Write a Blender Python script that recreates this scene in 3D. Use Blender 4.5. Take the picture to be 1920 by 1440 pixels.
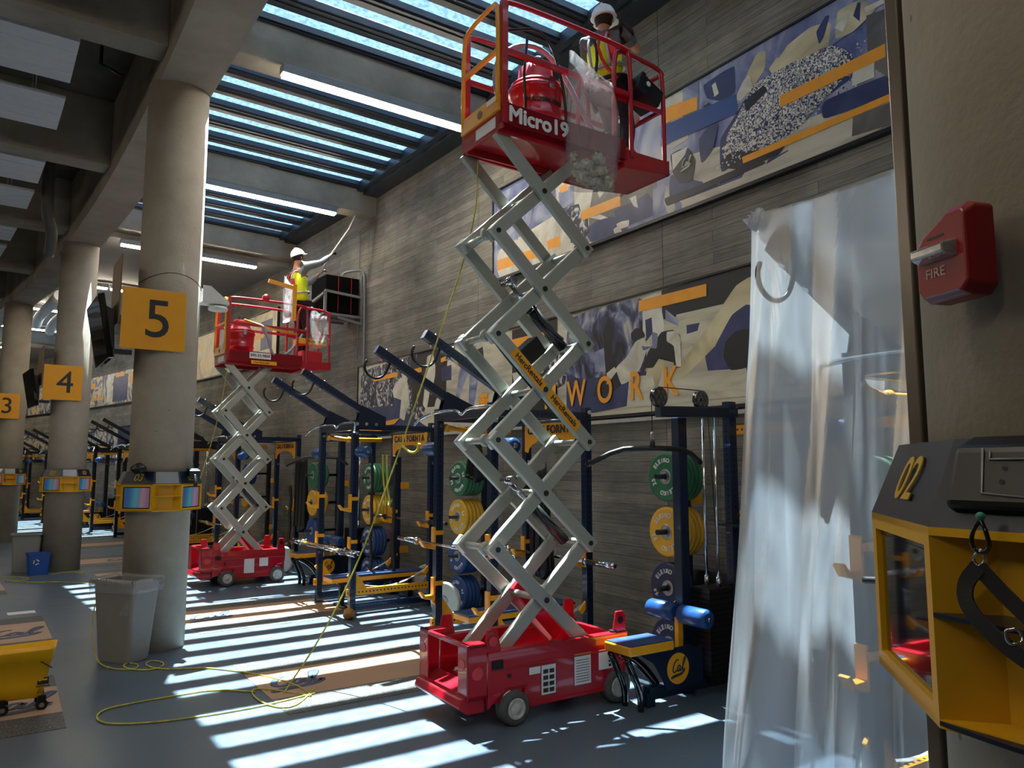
import bpy, bmesh, math, random
from mathutils import Vector, Matrix, Euler
random.seed(7)
for o in list(bpy.data.objects): bpy.data.objects.remove(o)
SC = bpy.context.scene
COL = SC.collection
R_ = math.radians
# ------------------------------------------------------------------ camera
F = 1400.0; YAW = math.atan(929/1400.); PIT = math.atan(155/1400.); EYE = 1.85
cd = bpy.data.cameras.new('camera'); cam = bpy.data.objects.new('camera', cd); COL.objects.link(cam)
cd.sensor_width = 36; cd.lens = F/1920*36; cd.clip_start = .05; cd.clip_end = 300
cam.location = (0, 0, EYE); cam.rotation_euler = (math.pi/2+PIT, 0, -YAW)
SC.camera = cam
# the hall is gently curved: s runs along the long wall, u is the distance out from that wall
RAD = 106.0; WX = 5.55; Y0 = 5.5; CX = WX-RAD
def P(s, u, z=0.0):
    f = s/RAD
    return Vector((CX+(RAD-u)*math.cos(f), Y0+(RAD-u)*math.sin(f), z))
# ------------------------------------------------------------------ sky and sun
W = bpy.data.worlds.new('world'); SC.world = W; W.use_nodes = True
wn = W.node_tree.nodes; wl_ = W.node_tree.links
bg = wn['Background']
tcw = wn.new('ShaderNodeTexCoord'); spw = wn.new('ShaderNodeSeparateXYZ'); wl_.new(tcw.outputs['Generated'], spw.inputs[0])
crw = wn.new('ShaderNodeValToRGB'); wl_.new(spw.outputs[2], crw.inputs[0])
crw.color_ramp.elements[0].position = 0; crw.color_ramp.elements[0].color = (.62, .8, 1, 1)
crw.color_ramp.elements[1].position = .9; crw.color_ramp.elements[1].color = (.34, .6, 1.0, 1)
wl_.new(crw.outputs[0], bg.inputs[0]); bg.inputs[1].default_value = 1.25
def dirn(s, u, z):
    f = 3.0/RAD
    return Vector((-u*math.cos(f)-s*math.sin(f), -u*math.sin(f)+s*math.cos(f), z)).normalized()
sd = bpy.data.lights.new('sun', 'SUN'); sd.energy = 36; sd.angle = R_(.6); sd.color = (1, .95, .86)
so = bpy.data.objects.new('sun', sd); COL.objects.link(so)
so.rotation_euler = dirn(-.29, .09, -1).to_track_quat('-Z', 'Y').to_euler(); so.location = (0, 0, 30)
SC.view_settings.view_transform = 'Standard'; SC.view_settings.look = 'None'
SC.view_settings.exposure = 1.36; SC.view_settings.gamma = 1; SC.view_settings.use_curve_mapping = False
SC.cycles.max_bounces = 12; SC.cycles.diffuse_bounces = 6; SC.cycles.transparent_max_bounces = 24
SC.cycles.sample_clamp_indirect = 6

# ------------------------------------------------------------------ materials
def hx(h):
    h = h.lstrip('#'); c = [int(h[i:i+2], 16)/255 for i in (0, 2, 4)]
    return tuple(((x+.055)/1.055)**2.4 if x > .04045 else x/12.92 for x in c)+(1,)
MC = {}
def nt(name):
    m = bpy.data.materials.new(name); m.use_nodes = True
    return m, m.node_tree.nodes, m.node_tree.links, m.node_tree.nodes['Principled BSDF']
def mat(name, col, rough=.5, metal=0, var=.08, scale=8, bump=0, coat=0, spec=.5, emit=None, estr=0):
    if name in MC: return MC[name]
    m, n, l, b = nt(name); c = hx(col) if isinstance(col, str) else col
    b.inputs['Roughness'].default_value = rough; b.inputs['Metallic'].default_value = metal
    b.inputs['Coat Weight'].default_value = coat; b.inputs['Specular IOR Level'].default_value = spec
    t = n.new('ShaderNodeTexNoise'); t.inputs['Scale'].default_value = scale; t.inputs['Detail'].default_value = 5
    tc = n.new('ShaderNodeTexCoord'); l.new(tc.outputs['Object'], t.inputs['Vector'])
    r = n.new('ShaderNodeValToRGB'); l.new(t.outputs['Fac'], r.inputs['Fac'])
    r.color_ramp.elements[0].position = .3; r.color_ramp.elements[1].position = .7
    r.color_ramp.elements[0].color = tuple(x*(1-var) for x in c[:3])+(1,)
    r.color_ramp.elements[1].color = tuple(min(1, x*(1+var)) for x in c[:3])+(1,)
    l.new(r.outputs[0], b.inputs['Base Color'])
    if bump:
        bp = n.new('ShaderNodeBump'); bp.inputs['Strength'].default_value = bump; bp.inputs['Distance'].default_value = .02
        l.new(t.outputs['Fac'], bp.inputs['Height']); l.new(bp.outputs[0], b.inputs['Normal'])
    if emit:
        b.inputs['Emission Color'].default_value = hx(emit); b.inputs['Emission Strength'].default_value = estr
    MC[name] = m; return m
def perf(name, col, hole='#05070b', pitch=.0508, rad=.0105, rough=.3):
    """painted steel punched with a row of round holes along each face (UV in metres)"""
    m, n, l, b = nt(name); b.inputs['Roughness'].default_value = rough; b.inputs['Coat Weight'].default_value = .3
    uv = n.new('ShaderNodeUVMap'); sp = n.new('ShaderNodeSeparateXYZ'); l.new(uv.outputs[0], sp.inputs[0])
    def M(op, a, b_=None, v=None):
        k = n.new('ShaderNodeMath'); k.operation = op; l.new(a, k.inputs[0])
        if b_ is not None: l.new(b_, k.inputs[1])
        elif v is not None: k.inputs[1].default_value = v
        return k.outputs[0]
    fr = M('FRACT', M('DIVIDE', sp.outputs[1], v=pitch)); fy = M('MULTIPLY', M('SUBTRACT', fr, v=.5), v=pitch)
    d = M('SQRT', M('ADD', M('POWER', M('ABSOLUTE', fy), v=2), M('POWER', M('ABSOLUTE', sp.outputs[0]), v=2)))
    k = M('LESS_THAN', d, v=rad)
    mx = n.new('ShaderNodeMix'); mx.data_type = 'RGBA'; l.new(k, mx.inputs[0])
    mx.inputs[6].default_value = hx(col); mx.inputs[7].default_value = hx(hole)
    l.new(mx.outputs[2], b.inputs['Base Color']); MC[name] = m; return m
def emis(name, col, s):
    m, n, l, b = nt(name); b.inputs['Base Color'].default_value = hx(col)
    b.inputs['Emission Color'].default_value = hx(col); b.inputs['Emission Strength'].default_value = s
    MC[name] = m; return m
def concrete(name, c1, c2, c3, scale=1.2, rough=.85, boards=False):
    m, n, l, b = nt(name); b.inputs['Roughness'].default_value = rough
    b.inputs['Specular IOR Level'].default_value = .25
    tc = n.new('ShaderNodeTexCoord')
    t = n.new('ShaderNodeTexNoise'); t.inputs['Scale'].default_value = scale; t.inputs['Detail'].default_value = 8; t.inputs['Roughness'].default_value = .62
    l.new(tc.outputs['Object'], t.inputs['Vector'])
    r = n.new('ShaderNodeValToRGB'); l.new(t.outputs['Fac'], r.inputs[0])
    e = r.color_ramp.elements; e[0].position = .3; e[0].color = hx(c1); e[1].position = .72; e[1].color = hx(c3)
    x = e.new(.5); x.color = hx(c2)
    out = r.outputs[0]; f = n.new('ShaderNodeTexNoise'); f.inputs['Scale'].default_value = 45; f.inputs['Detail'].default_value = 4
    l.new(tc.outputs['Object'], f.inputs['Vector'])
    bp = n.new('ShaderNodeBump'); bp.inputs['Strength'].default_value = .25; bp.inputs['Distance'].default_value = .01
    h = f.outputs['Fac']
    # small pock marks
    v = n.new('ShaderNodeTexVoronoi'); v.inputs['Scale'].default_value = 7; v.inputs['Randomness'].default_value = 1
    l.new(tc.outputs['Object'], v.inputs['Vector'])
    pk = n.new('ShaderNodeMath'); pk.operation = 'LESS_THAN'; pk.inputs[1].default_value = .045; l.new(v.outputs['Distance'], pk.inputs[0])
    mx = n.new('ShaderNodeMix'); mx.data_type = 'RGBA'; mx.blend_type = 'MULTIPLY'; l.new(pk.outputs[0], mx.inputs[0])
    l.new(out, mx.inputs[6]); mx.inputs[7].default_value = (.55, .52, .5, 1); out = mx.outputs[2]
    if boards:
        uv = n.new('ShaderNodeUVMap')
        br = n.new('ShaderNodeTexBrick'); l.new(uv.outputs[0], br.inputs['Vector']); br.offset = .37; br.offset_frequency = 2
        br.inputs['Scale'].default_value = 1; br.inputs['Brick Width'].default_value = 1.85; br.inputs['Row Height'].default_value = .112
        br.inputs['Mortar Size'].default_value = .003; br.inputs['Mortar Smooth'].default_value = .3
        br.inputs['Color1'].default_value = (.66, .66, .66, 1); br.inputs['Color2'].default_value = (1.08, 1.06, 1.02, 1); br.inputs['Mortar'].default_value = (.26, .25, .24, 1)
        mp = n.new('ShaderNodeMapping'); mp.inputs['Scale'].default_value = (1.3, 26, 1); l.new(uv.outputs[0], mp.inputs[0])
        g = n.new('ShaderNodeTexNoise'); g.inputs['Scale'].default_value = 2.2; g.inputs['Detail'].default_value = 9; g.inputs['Distortion'].default_value = .6
        l.new(mp.outputs[0], g.inputs['Vector'])
        gr = n.new('ShaderNodeValToRGB'); l.new(g.outputs['Fac'], gr.inputs[0])
        gr.color_ramp.elements[0].position = .34; gr.color_ramp.elements[0].color = (.55, .54, .52, 1)
        gr.color_ramp.elements[1].position = .66; gr.color_ramp.elements[1].color = (1.12, 1.1, 1.06, 1)
        for col_ in (br.outputs['Color'], gr.outputs[0]):
            k = n.new('ShaderNodeMix'); k.data_type = 'RGBA'; k.blend_type = 'MULTIPLY'; k.inputs[0].default_value = .85 if col_ == br.outputs['Color'] else .65
            l.new(out, k.inputs[6]); l.new(col_, k.inputs[7]); out = k.outputs[2]
        # pour joints, tie holes
        b2 = n.new('ShaderNodeTexBrick'); l.new(uv.outputs[0], b2.inputs['Vector']); b2.offset = 0
        b2.inputs['Scale'].default_value = 1; b2.inputs['Brick Width'].default_value = 3.66; b2.inputs['Row Height'].default_value = 9
        b2.inputs['Mortar Size'].default_value = .006; b2.inputs['Color1'].default_value = b2.inputs['Color2'].default_value = (1, 1, 1, 1); b2.inputs['Mortar'].default_value = (.4, .39, .38, 1)
        k = n.new('ShaderNodeMix'); k.data_type = 'RGBA'; k.blend_type = 'MULTIPLY'; k.inputs[0].default_value = .9
        l.new(out, k.inputs[6]); l.new(b2.outputs['Color'], k.inputs[7]); out = k.outputs[2]
        ad = n.new('ShaderNodeMath'); ad.operation = 'ADD'; l.new(g.outputs['Fac'], ad.inputs[0]); l.new(br.outputs['Fac'], ad.inputs[1])
        iv = n.new('ShaderNodeMath'); iv.operation = 'SUBTRACT'; l.new(g.outputs['Fac'], iv.inputs[0]); l.new(br.outputs['Fac'], iv.inputs[1]); h = iv.outputs[0]
        bp.inputs['Strength'].default_value = .5
    l.new(out, b.inputs['Base Color']); l.new(h, bp.inputs['Height']); l.new(bp.outputs[0], b.inputs['Normal'])
    MC[name] = m; return m
def speckle(name, base, spk, amt=.5, rough=.45, sc=170):
    m, n, l, b = nt(name); b.inputs['Roughness'].default_value = rough
    tc = n.new('ShaderNodeTexCoord')
    t = n.new('ShaderNodeTexNoise'); t.inputs['Scale'].default_value = sc; t.inputs['Detail'].default_value = 2; l.new(tc.outputs['Object'], t.inputs['Vector'])
    r = n.new('ShaderNodeValToRGB'); l.new(t.outputs['Fac'], r.inputs[0])
    r.color_ramp.elements[0].position = .5; r.color_ramp.elements[0].color = hx(base); r.color_ramp.elements[1].position = .68; r.color_ramp.elements[1].color = hx(spk)
    t2 = n.new('ShaderNodeTexNoise'); t2.inputs['Scale'].default_value = .9; t2.inputs['Detail'].default_value = 6; l.new(tc.outputs['Object'], t2.inputs['Vector'])
    r2 = n.new('ShaderNodeValToRGB'); l.new(t2.outputs['Fac'], r2.inputs[0]); r2.color_ramp.elements[0].color = (.82, .82, .82, 1); r2.color_ramp.elements[1].color = (1.12, 1.12, 1.12, 1)
    k = n.new('ShaderNodeMix'); k.data_type = 'RGBA'; k.blend_type = 'MULTIPLY'; k.inputs[0].default_value = 1
    l.new(r.outputs[0], k.inputs[6]); l.new(r2.outputs[0], k.inputs[7]); l.new(k.outputs[2], b.inputs['Base Color'])
    rr = n.new('ShaderNodeMapRange'); l.new(t2.outputs['Fac'], rr.inputs[0]); rr.inputs[3].default_value = rough-.1; rr.inputs[4].default_value = rough+.15
    l.new(rr.outputs[0], b.inputs['Roughness']); MC[name] = m; return m
def film(name, col, transp, trans=.5, rough=.25, wrinkle=.4, wscale=14, rim=.0):
    """thin plastic film: part clear, part milky"""
    m, n, l, b = nt(name); n.remove(b); out = n['Material Output']
    tr = n.new('ShaderNodeBsdfTransparent'); tr.inputs[0].default_value = (.96, .97, .99, 1)
    tl = n.new('ShaderNodeBsdfTranslucent'); tl.inputs[0].default_value = hx(col)
    df = n.new('ShaderNodeBsdfDiffuse'); df.inputs[0].default_value = hx(col)
    gl = n.new('ShaderNodeBsdfGlossy'); gl.inputs['Roughness'].default_value = rough
    tc = n.new('ShaderNodeTexCoord'); t = n.new('ShaderNodeTexNoise'); t.inputs['Scale'].default_value = wscale; t.inputs['Detail'].default_value = 6; t.inputs['Distortion'].default_value = 1.2
    mp = n.new('ShaderNodeMapping'); mp.inputs['Scale'].default_value = (1, 1, .35); l.new(tc.outputs['Object'], mp.inputs[0]); l.new(mp.outputs[0], t.inputs['Vector'])
    bp = n.new('ShaderNodeBump'); bp.inputs['Strength'].default_value = wrinkle; bp.inputs['Distance'].default_value = .03; l.new(t.outputs['Fac'], bp.inputs['Height'])
    for q in (df, gl, tl): l.new(bp.outputs[0], q.inputs['Normal'])
    a = n.new('ShaderNodeMixShader'); a.inputs[0].default_value = trans; l.new(df.outputs[0], a.inputs[1]); l.new(tl.outputs[0], a.inputs[2])
    c = n.new('ShaderNodeMixShader'); fr = n.new('ShaderNodeFresnel'); fr.inputs[0].default_value = 1.45; l.new(bp.outputs[0], fr.inputs['Normal'])
    l.new(fr.outputs[0], c.inputs[0]); l.new(a.outputs[0], c.inputs[1]); l.new(gl.outputs[0], c.inputs[2])
    d = n.new('ShaderNodeMixShader'); d.inputs[0].default_value = transp; l.new(c.outputs[0], d.inputs[1]); l.new(tr.outputs[0], d.inputs[2])
    l.new(d.outputs[0], out.inputs[0]); MC[name] = m; return m
def glassy(name, tint, refl=.12, milk=0, mcol='#ffffff'):
    m, n, l, b = nt(name); n.remove(b); out = n['Material Output']
    tr = n.new('ShaderNodeBsdfTransparent')
    tc = n.new('ShaderNodeTexCoord'); t = n.new('ShaderNodeTexNoise'); t.inputs['Scale'].default_value = 22; t.inputs['Detail'].default_value = 6; l.new(tc.outputs['Object'], t.inputs['Vector'])
    r = n.new('ShaderNodeValToRGB'); l.new(t.outputs['Fac'], r.inputs[0]); r.color_ramp.elements[0].position = .35; r.color_ramp.elements[1].position = .65
    c = hx(tint); r.color_ramp.elements[0].color = tuple(x*.8 for x in c[:3])+(1,); r.color_ramp.elements[1].color = tuple(min(1, x*1.15) for x in c[:3])+(1,)
    l.new(r.outputs[0], tr.inputs[0])
    gl = n.new('ShaderNodeBsdfGlossy'); gl.inputs['Roughness'].default_value = .05
    a = n.new('ShaderNodeMixShader'); a.inputs[0].default_value = refl; l.new(tr.outputs[0], a.inputs[1]); l.new(gl.outputs[0], a.inputs[2])
    last = a
    if milk:
        tl = n.new('ShaderNodeBsdfTranslucent'); tl.inputs[0].default_value = hx(mcol)
        k = n.new('ShaderNodeMixShader'); k.inputs[0].default_value = milk; l.new(a.outputs[0], k.inputs[1]); l.new(tl.outputs[0], k.inputs[2]); last = k
    l.new(last.outputs[0], out.inputs[0]); MC[name] = m; return m

CONC = concrete('concrete_smooth', '#7d776b', '#958e81', '#aaa396')
CONCL = concrete('concrete_column', '#8b8272', '#a0978a', '#b2aa9c', .9)
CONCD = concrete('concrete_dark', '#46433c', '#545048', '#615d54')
WALLM = concrete('concrete_board_formed', '#67645b', '#87837a', '#a29e93', .7, .8, True)
PLAST = concrete('grey_plaster', '#8f8b86', '#9c9893', '#a7a39e', .6)
FLOORM = speckle('rubber_floor', '#4d5c6b', '#6b7a88', rough=.36)
RIB = None
INBRD = speckle('rubber_floor_dark', '#3b3c3c', '#7c7c79', rough=.5, sc=90)
TAN = mat('floor_tan_panel', '#b08d72', .4, var=.06, scale=3)
LOGOB = mat('floor_logo_blue', '#3a4664', .5)
STEELD = mat('dark_grey_steel', '#353c43', .42, .3, var=.1)
GLZ = glassy('skylight_glass', '#d2dde4', .08)

NAVY = mat('navy_paint', '#0c1c33', .36, var=.1, coat=.08)
NAVYP = perf('navy_perforated', '#10233f', '#000000', rad=.0135)
YELP = perf('yellow_perforated', '#e9a020')
BLKP = perf('black_perforated', '#12161d', '#000000')
YEL = mat('yellow_paint', '#eba01c', .35, var=.05, coat=.3)
SIGNY = mat('sign_yellow', '#e8a010', .4, var=.03)
RED = mat('lift_red', '#a80f22', .28, var=.08, coat=.5, scale=4)
REDB = mat('bright_red_plastic', '#c4202c', .35, var=.06)
SILV = mat('scissor_grey', '#a9aca3', .42, .35, var=.06, scale=3)
CHR = mat('chrome', '#c9ccd0', .14, 1, var=.04)
STL = mat('steel_hub', '#a7a9ab', .35, .8, var=.12, scale=30)
BLK = mat('black_plastic', '#0d0e10', .4, var=.15)
BLKG = mat('black_gloss', '#08090c', .06, var=.1, coat=1)
RUB = mat('black_rubber', '#1b1c1e', .75, var=.15)
WHT = mat('white_paint', '#d8d8d6', .5, var=.04)
PANELW = mat('white_ceiling_panel', '#cdd2d6', .6, var=.03)
GREY = mat('grey_metal', '#85888a', .45, .4, var=.08)
LBL = mat('label_white', '#dedede', .5, var=.05)
INK = mat('label_ink', '#2a2a2c', .6)
ORG = mat('hi_vis_orange', '#f06a1c', .6)
# ------------------------------------------------------------------ mesh helpers
class T:
    """frame of one thing: things are laid out in (s,u,z); local x runs to the wall, local y along the hall"""
    def __init__(t, s, u, z=0): t.s, t.u, t.z = s, u, z
    def q(t, s, u, z): return Vector((t.u-u, s-t.s, z-t.z))
def place(o, t, rz=0):
    o.location = P(t.s, t.u, t.z); o.rotation_euler = (0, 0, t.s/RAD+rz)
class MB:
    def __init__(m, t=None): m.t = t; m.v = []; m.f = []; m.mi = []; m.uv = []; m.mats = []; m.cur = 0; m.smooth = []
    def use(m, material):
        if material not in m.mats: m.mats.append(material)
        m.cur = m.mats.index(material); return m
    def q(m, p):
        if m.t: return m.t.q(*p)
        return Vector(p)
    def face(m, idx, uv=None, sm=False): m.f.append(idx); m.mi.append(m.cur); m.uv.append(uv); m.smooth.append(sm)
    def raw(m, vs, fs, sm=False):
        b = len(m.v); m.v += [Vector(x) for x in vs]
        for f in fs: m.face([b+i for i in f], None, sm)
    def box(m, s0, s1, u0, u1, z0, z1, ch=0):
        a, b = m.q((s0, u0, z0)), m.q((s1, u1, z1))
        lo = Vector((min(a.x, b.x), min(a.y, b.y), min(a.z, b.z))); hi = Vector((max(a.x, b.x), max(a.y, b.y), max(a.z, b.z)))
        m.lbox(lo, hi); return m
    def lbox(m, lo, hi):
        vs = [(x, y, z) for z in (lo[2], hi[2]) for y in (lo[1], hi[1]) for x in (lo[0], hi[0])]
        m.raw(vs, [(0, 2, 3, 1), (4, 5, 7, 6), (0, 1, 5, 4), (2, 6, 7, 3), (0, 4, 6, 2), (1, 3, 7, 5)])
    def bar(m, p0, p1, w, h, up=(0, 0, 1), raw=False):
        """rectangular section w (side) x h (towards up), UV in metres for the punched paint"""
        a = Vector(p0) if raw else m.q(p0); b = Vector(p1) if raw else m.q(p1)
        d = (b-a); L = d.length; d.normalize(); up = Vector(up)
        if abs(d.dot(up)) > .98: up = Vector((1, 0, 0))
        x = d.cross(up).normalized(); y = x.cross(d).normalized()
        base = len(m.v)
        for c in (a, b):
            for i, j in ((-1, -1), (1, -1), (1, 1), (-1, 1)): m.v.append(c+x*(i*w/2)+y*(j*h/2))
        for k in range(4):
            hw = (w if k % 2 == 0 else h)/2; j = (k+1) % 4
            m.face([base+k, base+j, base+4+j, base+4+k], [(-hw, 0), (hw, 0), (hw, L), (-hw, L)])
        m.face([base+3, base+2, base+1, base]); m.face([base+4, base+5, base+6, base+7]); return m
    def cyl(m, p0, p1, r, n=16, r2=None, raw=False, cap=True):
        a = Vector(p0) if raw else m.q(p0); b = Vector(p1) if raw else m.q(p1)
        r2 = r if r2 is None else r2; d = (b-a).normalized()
        k = Vector((0, 0, 1)) if abs(d.z) < .9 else Vector((1, 0, 0)); x = d.cross(k).normalized(); y = d.cross(x)
        base = len(m.v)
        for c, rr in ((a, r), (b, r2)):
            for i in range(n): t = 2*math.pi*i/n; m.v.append(c+(x*math.cos(t)+y*math.sin(t))*rr)
        for i in range(n): j = (i+1) % n; m.face([base+i, base+n+i, base+n+j, base+j], None, True)
        if cap: m.face([base+i for i in range(n)]); m.face([base+n+i for i in range(n-1, -1, -1)])
        return m
    def tube(m, pts, r, n=8, raw=False, smooth=0, closed=False):
        p = [Vector(x) if raw else m.q(x) for x in pts]
        for _ in range(smooth):
            q = [p[0]]
            for a, b in zip(p, p[1:]): q += [a*.75+b*.25, a*.25+b*.75]
            q.append(p[-1]); p = q
        rs = r if isinstance(r, (list, tuple)) else None
        base = len(m.v); nrm = None
        for i, c in enumerate(p):
            d = (p[min(i+1, len(p)-1)]-p[max(i-1, 0)])
            d = d.normalized() if d.length > 1e-9 else Vector((0, 0, 1))
            if nrm is None:
                k = Vector((0, 0, 1)) if abs(d.z) < .9 else Vector((1, 0, 0)); nrm = d.cross(k).normalized()
            else:
                nrm = (nrm-d*nrm.dot(d)); nrm = nrm.normalized() if nrm.length > 1e-6 else d.orthogonal().normalized()
            y = d.cross(nrm); rr = rs[min(int(i*len(rs)/len(p)), len(rs)-1)] if rs else r
            for j in range(n): t = 2*math.pi*j/n; m.v.append(c+(nrm*math.cos(t)+y*math.sin(t))*rr)
        for i in range(len(p)-1):
            for j in range(n):
                k = (j+1) % n; m.face([base+i*n+j, base+i*n+k, base+(i+1)*n+k, base+(i+1)*n+j], None, True)
        m.face([base+j for j in range(n-1, -1, -1)]); e = base+(len(p)-1)*n; m.face([e+j for j in range(n)])
        return m
    def lathe(m, c, axis, prof, n=32, raw=False):
        """prof: (distance along axis, radius)"""
        a = Vector(c) if raw else m.q(c); d = Vector(axis).normalized()
        k = Vector((0, 0, 1)) if abs(d.z) < .9 else Vector((1, 0, 0)); x = d.cross(k).normalized(); y = d.cross(x); base = len(m.v)
        for h, r in prof:
            for i in range(n): t = 2*math.pi*i/n; m.v.append(a+d*h+(x*math.cos(t)+y*math.sin(t))*r)
        for k in range(len(prof)-1):
            for i in range(n):
                j = (i+1) % n; m.face([base+k*n+i, base+(k+1)*n+i, base+(k+1)*n+j, base+k*n+j], None, True)
        if prof[0][1] > 1e-5: m.face([base+i for i in range(n)])
        if prof[-1][1] > 1e-5: e = base+(len(prof)-1)*n; m.face([e+n-1-i for i in range(n)])
        return m
    def prism(m, pts, ext):
        """pts: 3-D outline in (s,u,z); ext: extrusion in (s,u,z) deltas"""
        p = [m.q(x) for x in pts]; e = m.q((pts[0][0]+ext[0], pts[0][1]+ext[1], pts[0][2]+ext[2]))-p[0]; n = len(p); b = len(m.v)
        m.v += p+[x+e for x in p]
        m.face(list(range(b, b+n))); m.face(list(range(b+2*n-1, b+n-1, -1)))
        for i in range(n): j = (i+1) % n; m.face([b+i, b+n+i, b+n+j, b+j])
        return m
    def sphere(m, c, r, n=14, sc=(1, 1, 1), raw=False, zmin=-1):
        a = Vector(c) if raw else m.q(c); base = len(m.v); k = n//2
        for i in range(k+1):
            ph = -math.pi/2+math.pi*i/k
            if math.sin(ph) < zmin: ph = math.asin(zmin)
            for j in range(n):
                t = 2*math.pi*j/n; m.v.append(a+Vector((math.cos(ph)*math.cos(t)*sc[0], math.cos(ph)*math.sin(t)*sc[1], math.sin(ph)*sc[2]))*r)
        for i in range(k):
            for j in range(n): q = (j+1) % n; m.face([base+i*n+j, base+i*n+q, base+(i+1)*n+q, base+(i+1)*n+j], None, True)
        return m
    def split(m, name, material=None, parent=None, **k):
        """each separate piece becomes an object of its own"""
        up = list(range(len(m.v)))
        def fd(a):
            while up[a] != a: up[a] = up[up[a]]; a = up[a]
            return a
        for f in m.f:
            for b in f[1:]: up[fd(b)] = fd(f[0])
        gr = {}
        for i, f in enumerate(m.f): gr.setdefault(fd(f[0]), []).append(i)
        out = []
        for fs in gr.values():
            x = MB(m.t); x.mats = m.mats; ix = {}
            for i in fs:
                g = []
                for a in m.f[i]:
                    if a not in ix: ix[a] = len(x.v); x.v.append(m.v[a])
                    g.append(ix[a])
                x.f.append(g); x.mi.append(m.mi[i]); x.uv.append(m.uv[i]); x.smooth.append(m.smooth[i])
            out.append(x.build(name, material, parent, **k))
        return out
    def build(m, name, material=None, parent=None, bevel=0, label=None, cat=None, group=None, kind=None, rz=0, fix=True, solid=0):
        me = bpy.data.meshes.new(name); me.from_pydata([tuple(v) for v in m.v], [], m.f); me.validate()
        if len(me.polygons) == len(m.f):
            if m.mats:
                for x in m.mats: me.materials.append(x)
                me.polygons.foreach_set('material_index', m.mi)
            me.polygons.foreach_set('use_smooth', m.smooth)
            if any(u for u in m.uv):
                L = me.uv_layers.new(name='UVMap')
                for p, u in zip(me.polygons, m.uv):
                    if u:
                        for li, c in zip(p.loop_indices, u): L.data[li].uv = c
                    else:
                        for li in p.loop_indices: L.data[li].uv = (.5, 0)
        if not m.mats and material: me.materials.append(material)
        if fix:
            bm = bmesh.new(); bm.from_mesh(me); bmesh.ops.recalc_face_normals(bm, faces=bm.faces); bm.to_mesh(me); bm.free()
        o = bpy.data.objects.new(name, me); COL.objects.link(o)
        if parent: o.parent = parent
        elif m.t: place(o, m.t, rz)
        if bevel:
            b = o.modifiers.new('bevel', 'BEVEL'); b.width = bevel; b.segments = 2; b.limit_method = 'ANGLE'; b.angle_limit = R_(40)
        if solid:
            b = o.modifiers.new('solid', 'SOLIDIFY'); b.thickness = solid
        tag(o, label, cat, group, kind); return o
def tag(o, label=None, cat=None, group=None, kind=None):
    if label: o['label'] = label
    if cat: o['category'] = cat
    if group: o['group'] = group
    if kind: o['kind'] = kind
    return o
def thing(name, t, label, cat, group=None, rz=0):
    o = bpy.data.objects.new(name, None); COL.objects.link(o); o.empty_display_size = .1; place(o, t, rz)
    return tag(o, label, cat, group)
def dup(root, loc=None, rz=None, label=None, group=None):
    r = root.copy(); COL.objects.link(r)
    if loc is not None: r.location = loc
    if rz is not None: r.rotation_euler = (0, 0, rz)
    if label: r['label'] = label
    if group: r['group'] = group
    for ch in list(root.children):
        c = ch.copy(); COL.objects.link(c); c.parent = r
        for g in ch.children:
            d = g.copy(); COL.objects.link(d); d.parent = c
    return r
def text_mesh(txt, size, ext=.002, bold=0, shear=0, sx=1, align='CENTER', space=1):
    cu = bpy.data.curves.new('txt', 'FONT'); cu.body = txt; cu.size = size; cu.extrude = ext; cu.shear = shear
    cu.align_x = align; cu.align_y = 'CENTER'; cu.space_character = space; cu.resolution_u = 4
    o = bpy.data.objects.new('txt', cu); COL.objects.link(o); dg = bpy.context.evaluated_depsgraph_get()
    me = bpy.data.meshes.new_from_object(o.evaluated_get(dg)); bpy.data.objects.remove(o); bpy.data.curves.remove(cu)
    if bold:
        vs = [v.co.copy() for v in me.vertices]; fs = [tuple(p.vertices) for p in me.polygons]; n = len(vs); nv = []; nf = []
        for i, (dx, dy) in enumerate(((0, 0), (1, 0), (-1, 0), (0, 1), (0, -1), (.7, .7), (-.7, .7), (.7, -.7), (-.7, -.7))):
            nv += [(v.x+dx*bold, v.y+dy*bold, v.z+i*.00005) for v in vs]; nf += [tuple(a+i*n for a in f) for f in fs]
        me.clear_geometry(); me.from_pydata(nv, [], nf)
    if sx != 1: me.transform(Matrix.Diagonal((sx, 1, 1, 1)))
    return me
def lettering(name, txt, size, material, c, right, up, parent=None, **k):
    """flat letters centred at local point c, reading along 'right'"""
    me = text_mesh(txt, size, **k); me.materials.clear(); me.materials.append(material)
    x = Vector(right).normalized(); y = Vector(up).normalized(); z = x.cross(y)
    M = Matrix((x, y, z)).transposed().to_4x4(); M.translation = Vector(c); me.transform(M)
    o = bpy.data.objects.new(name, me); COL.objects.link(o)
    if parent: o.parent = parent
    return o
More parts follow.
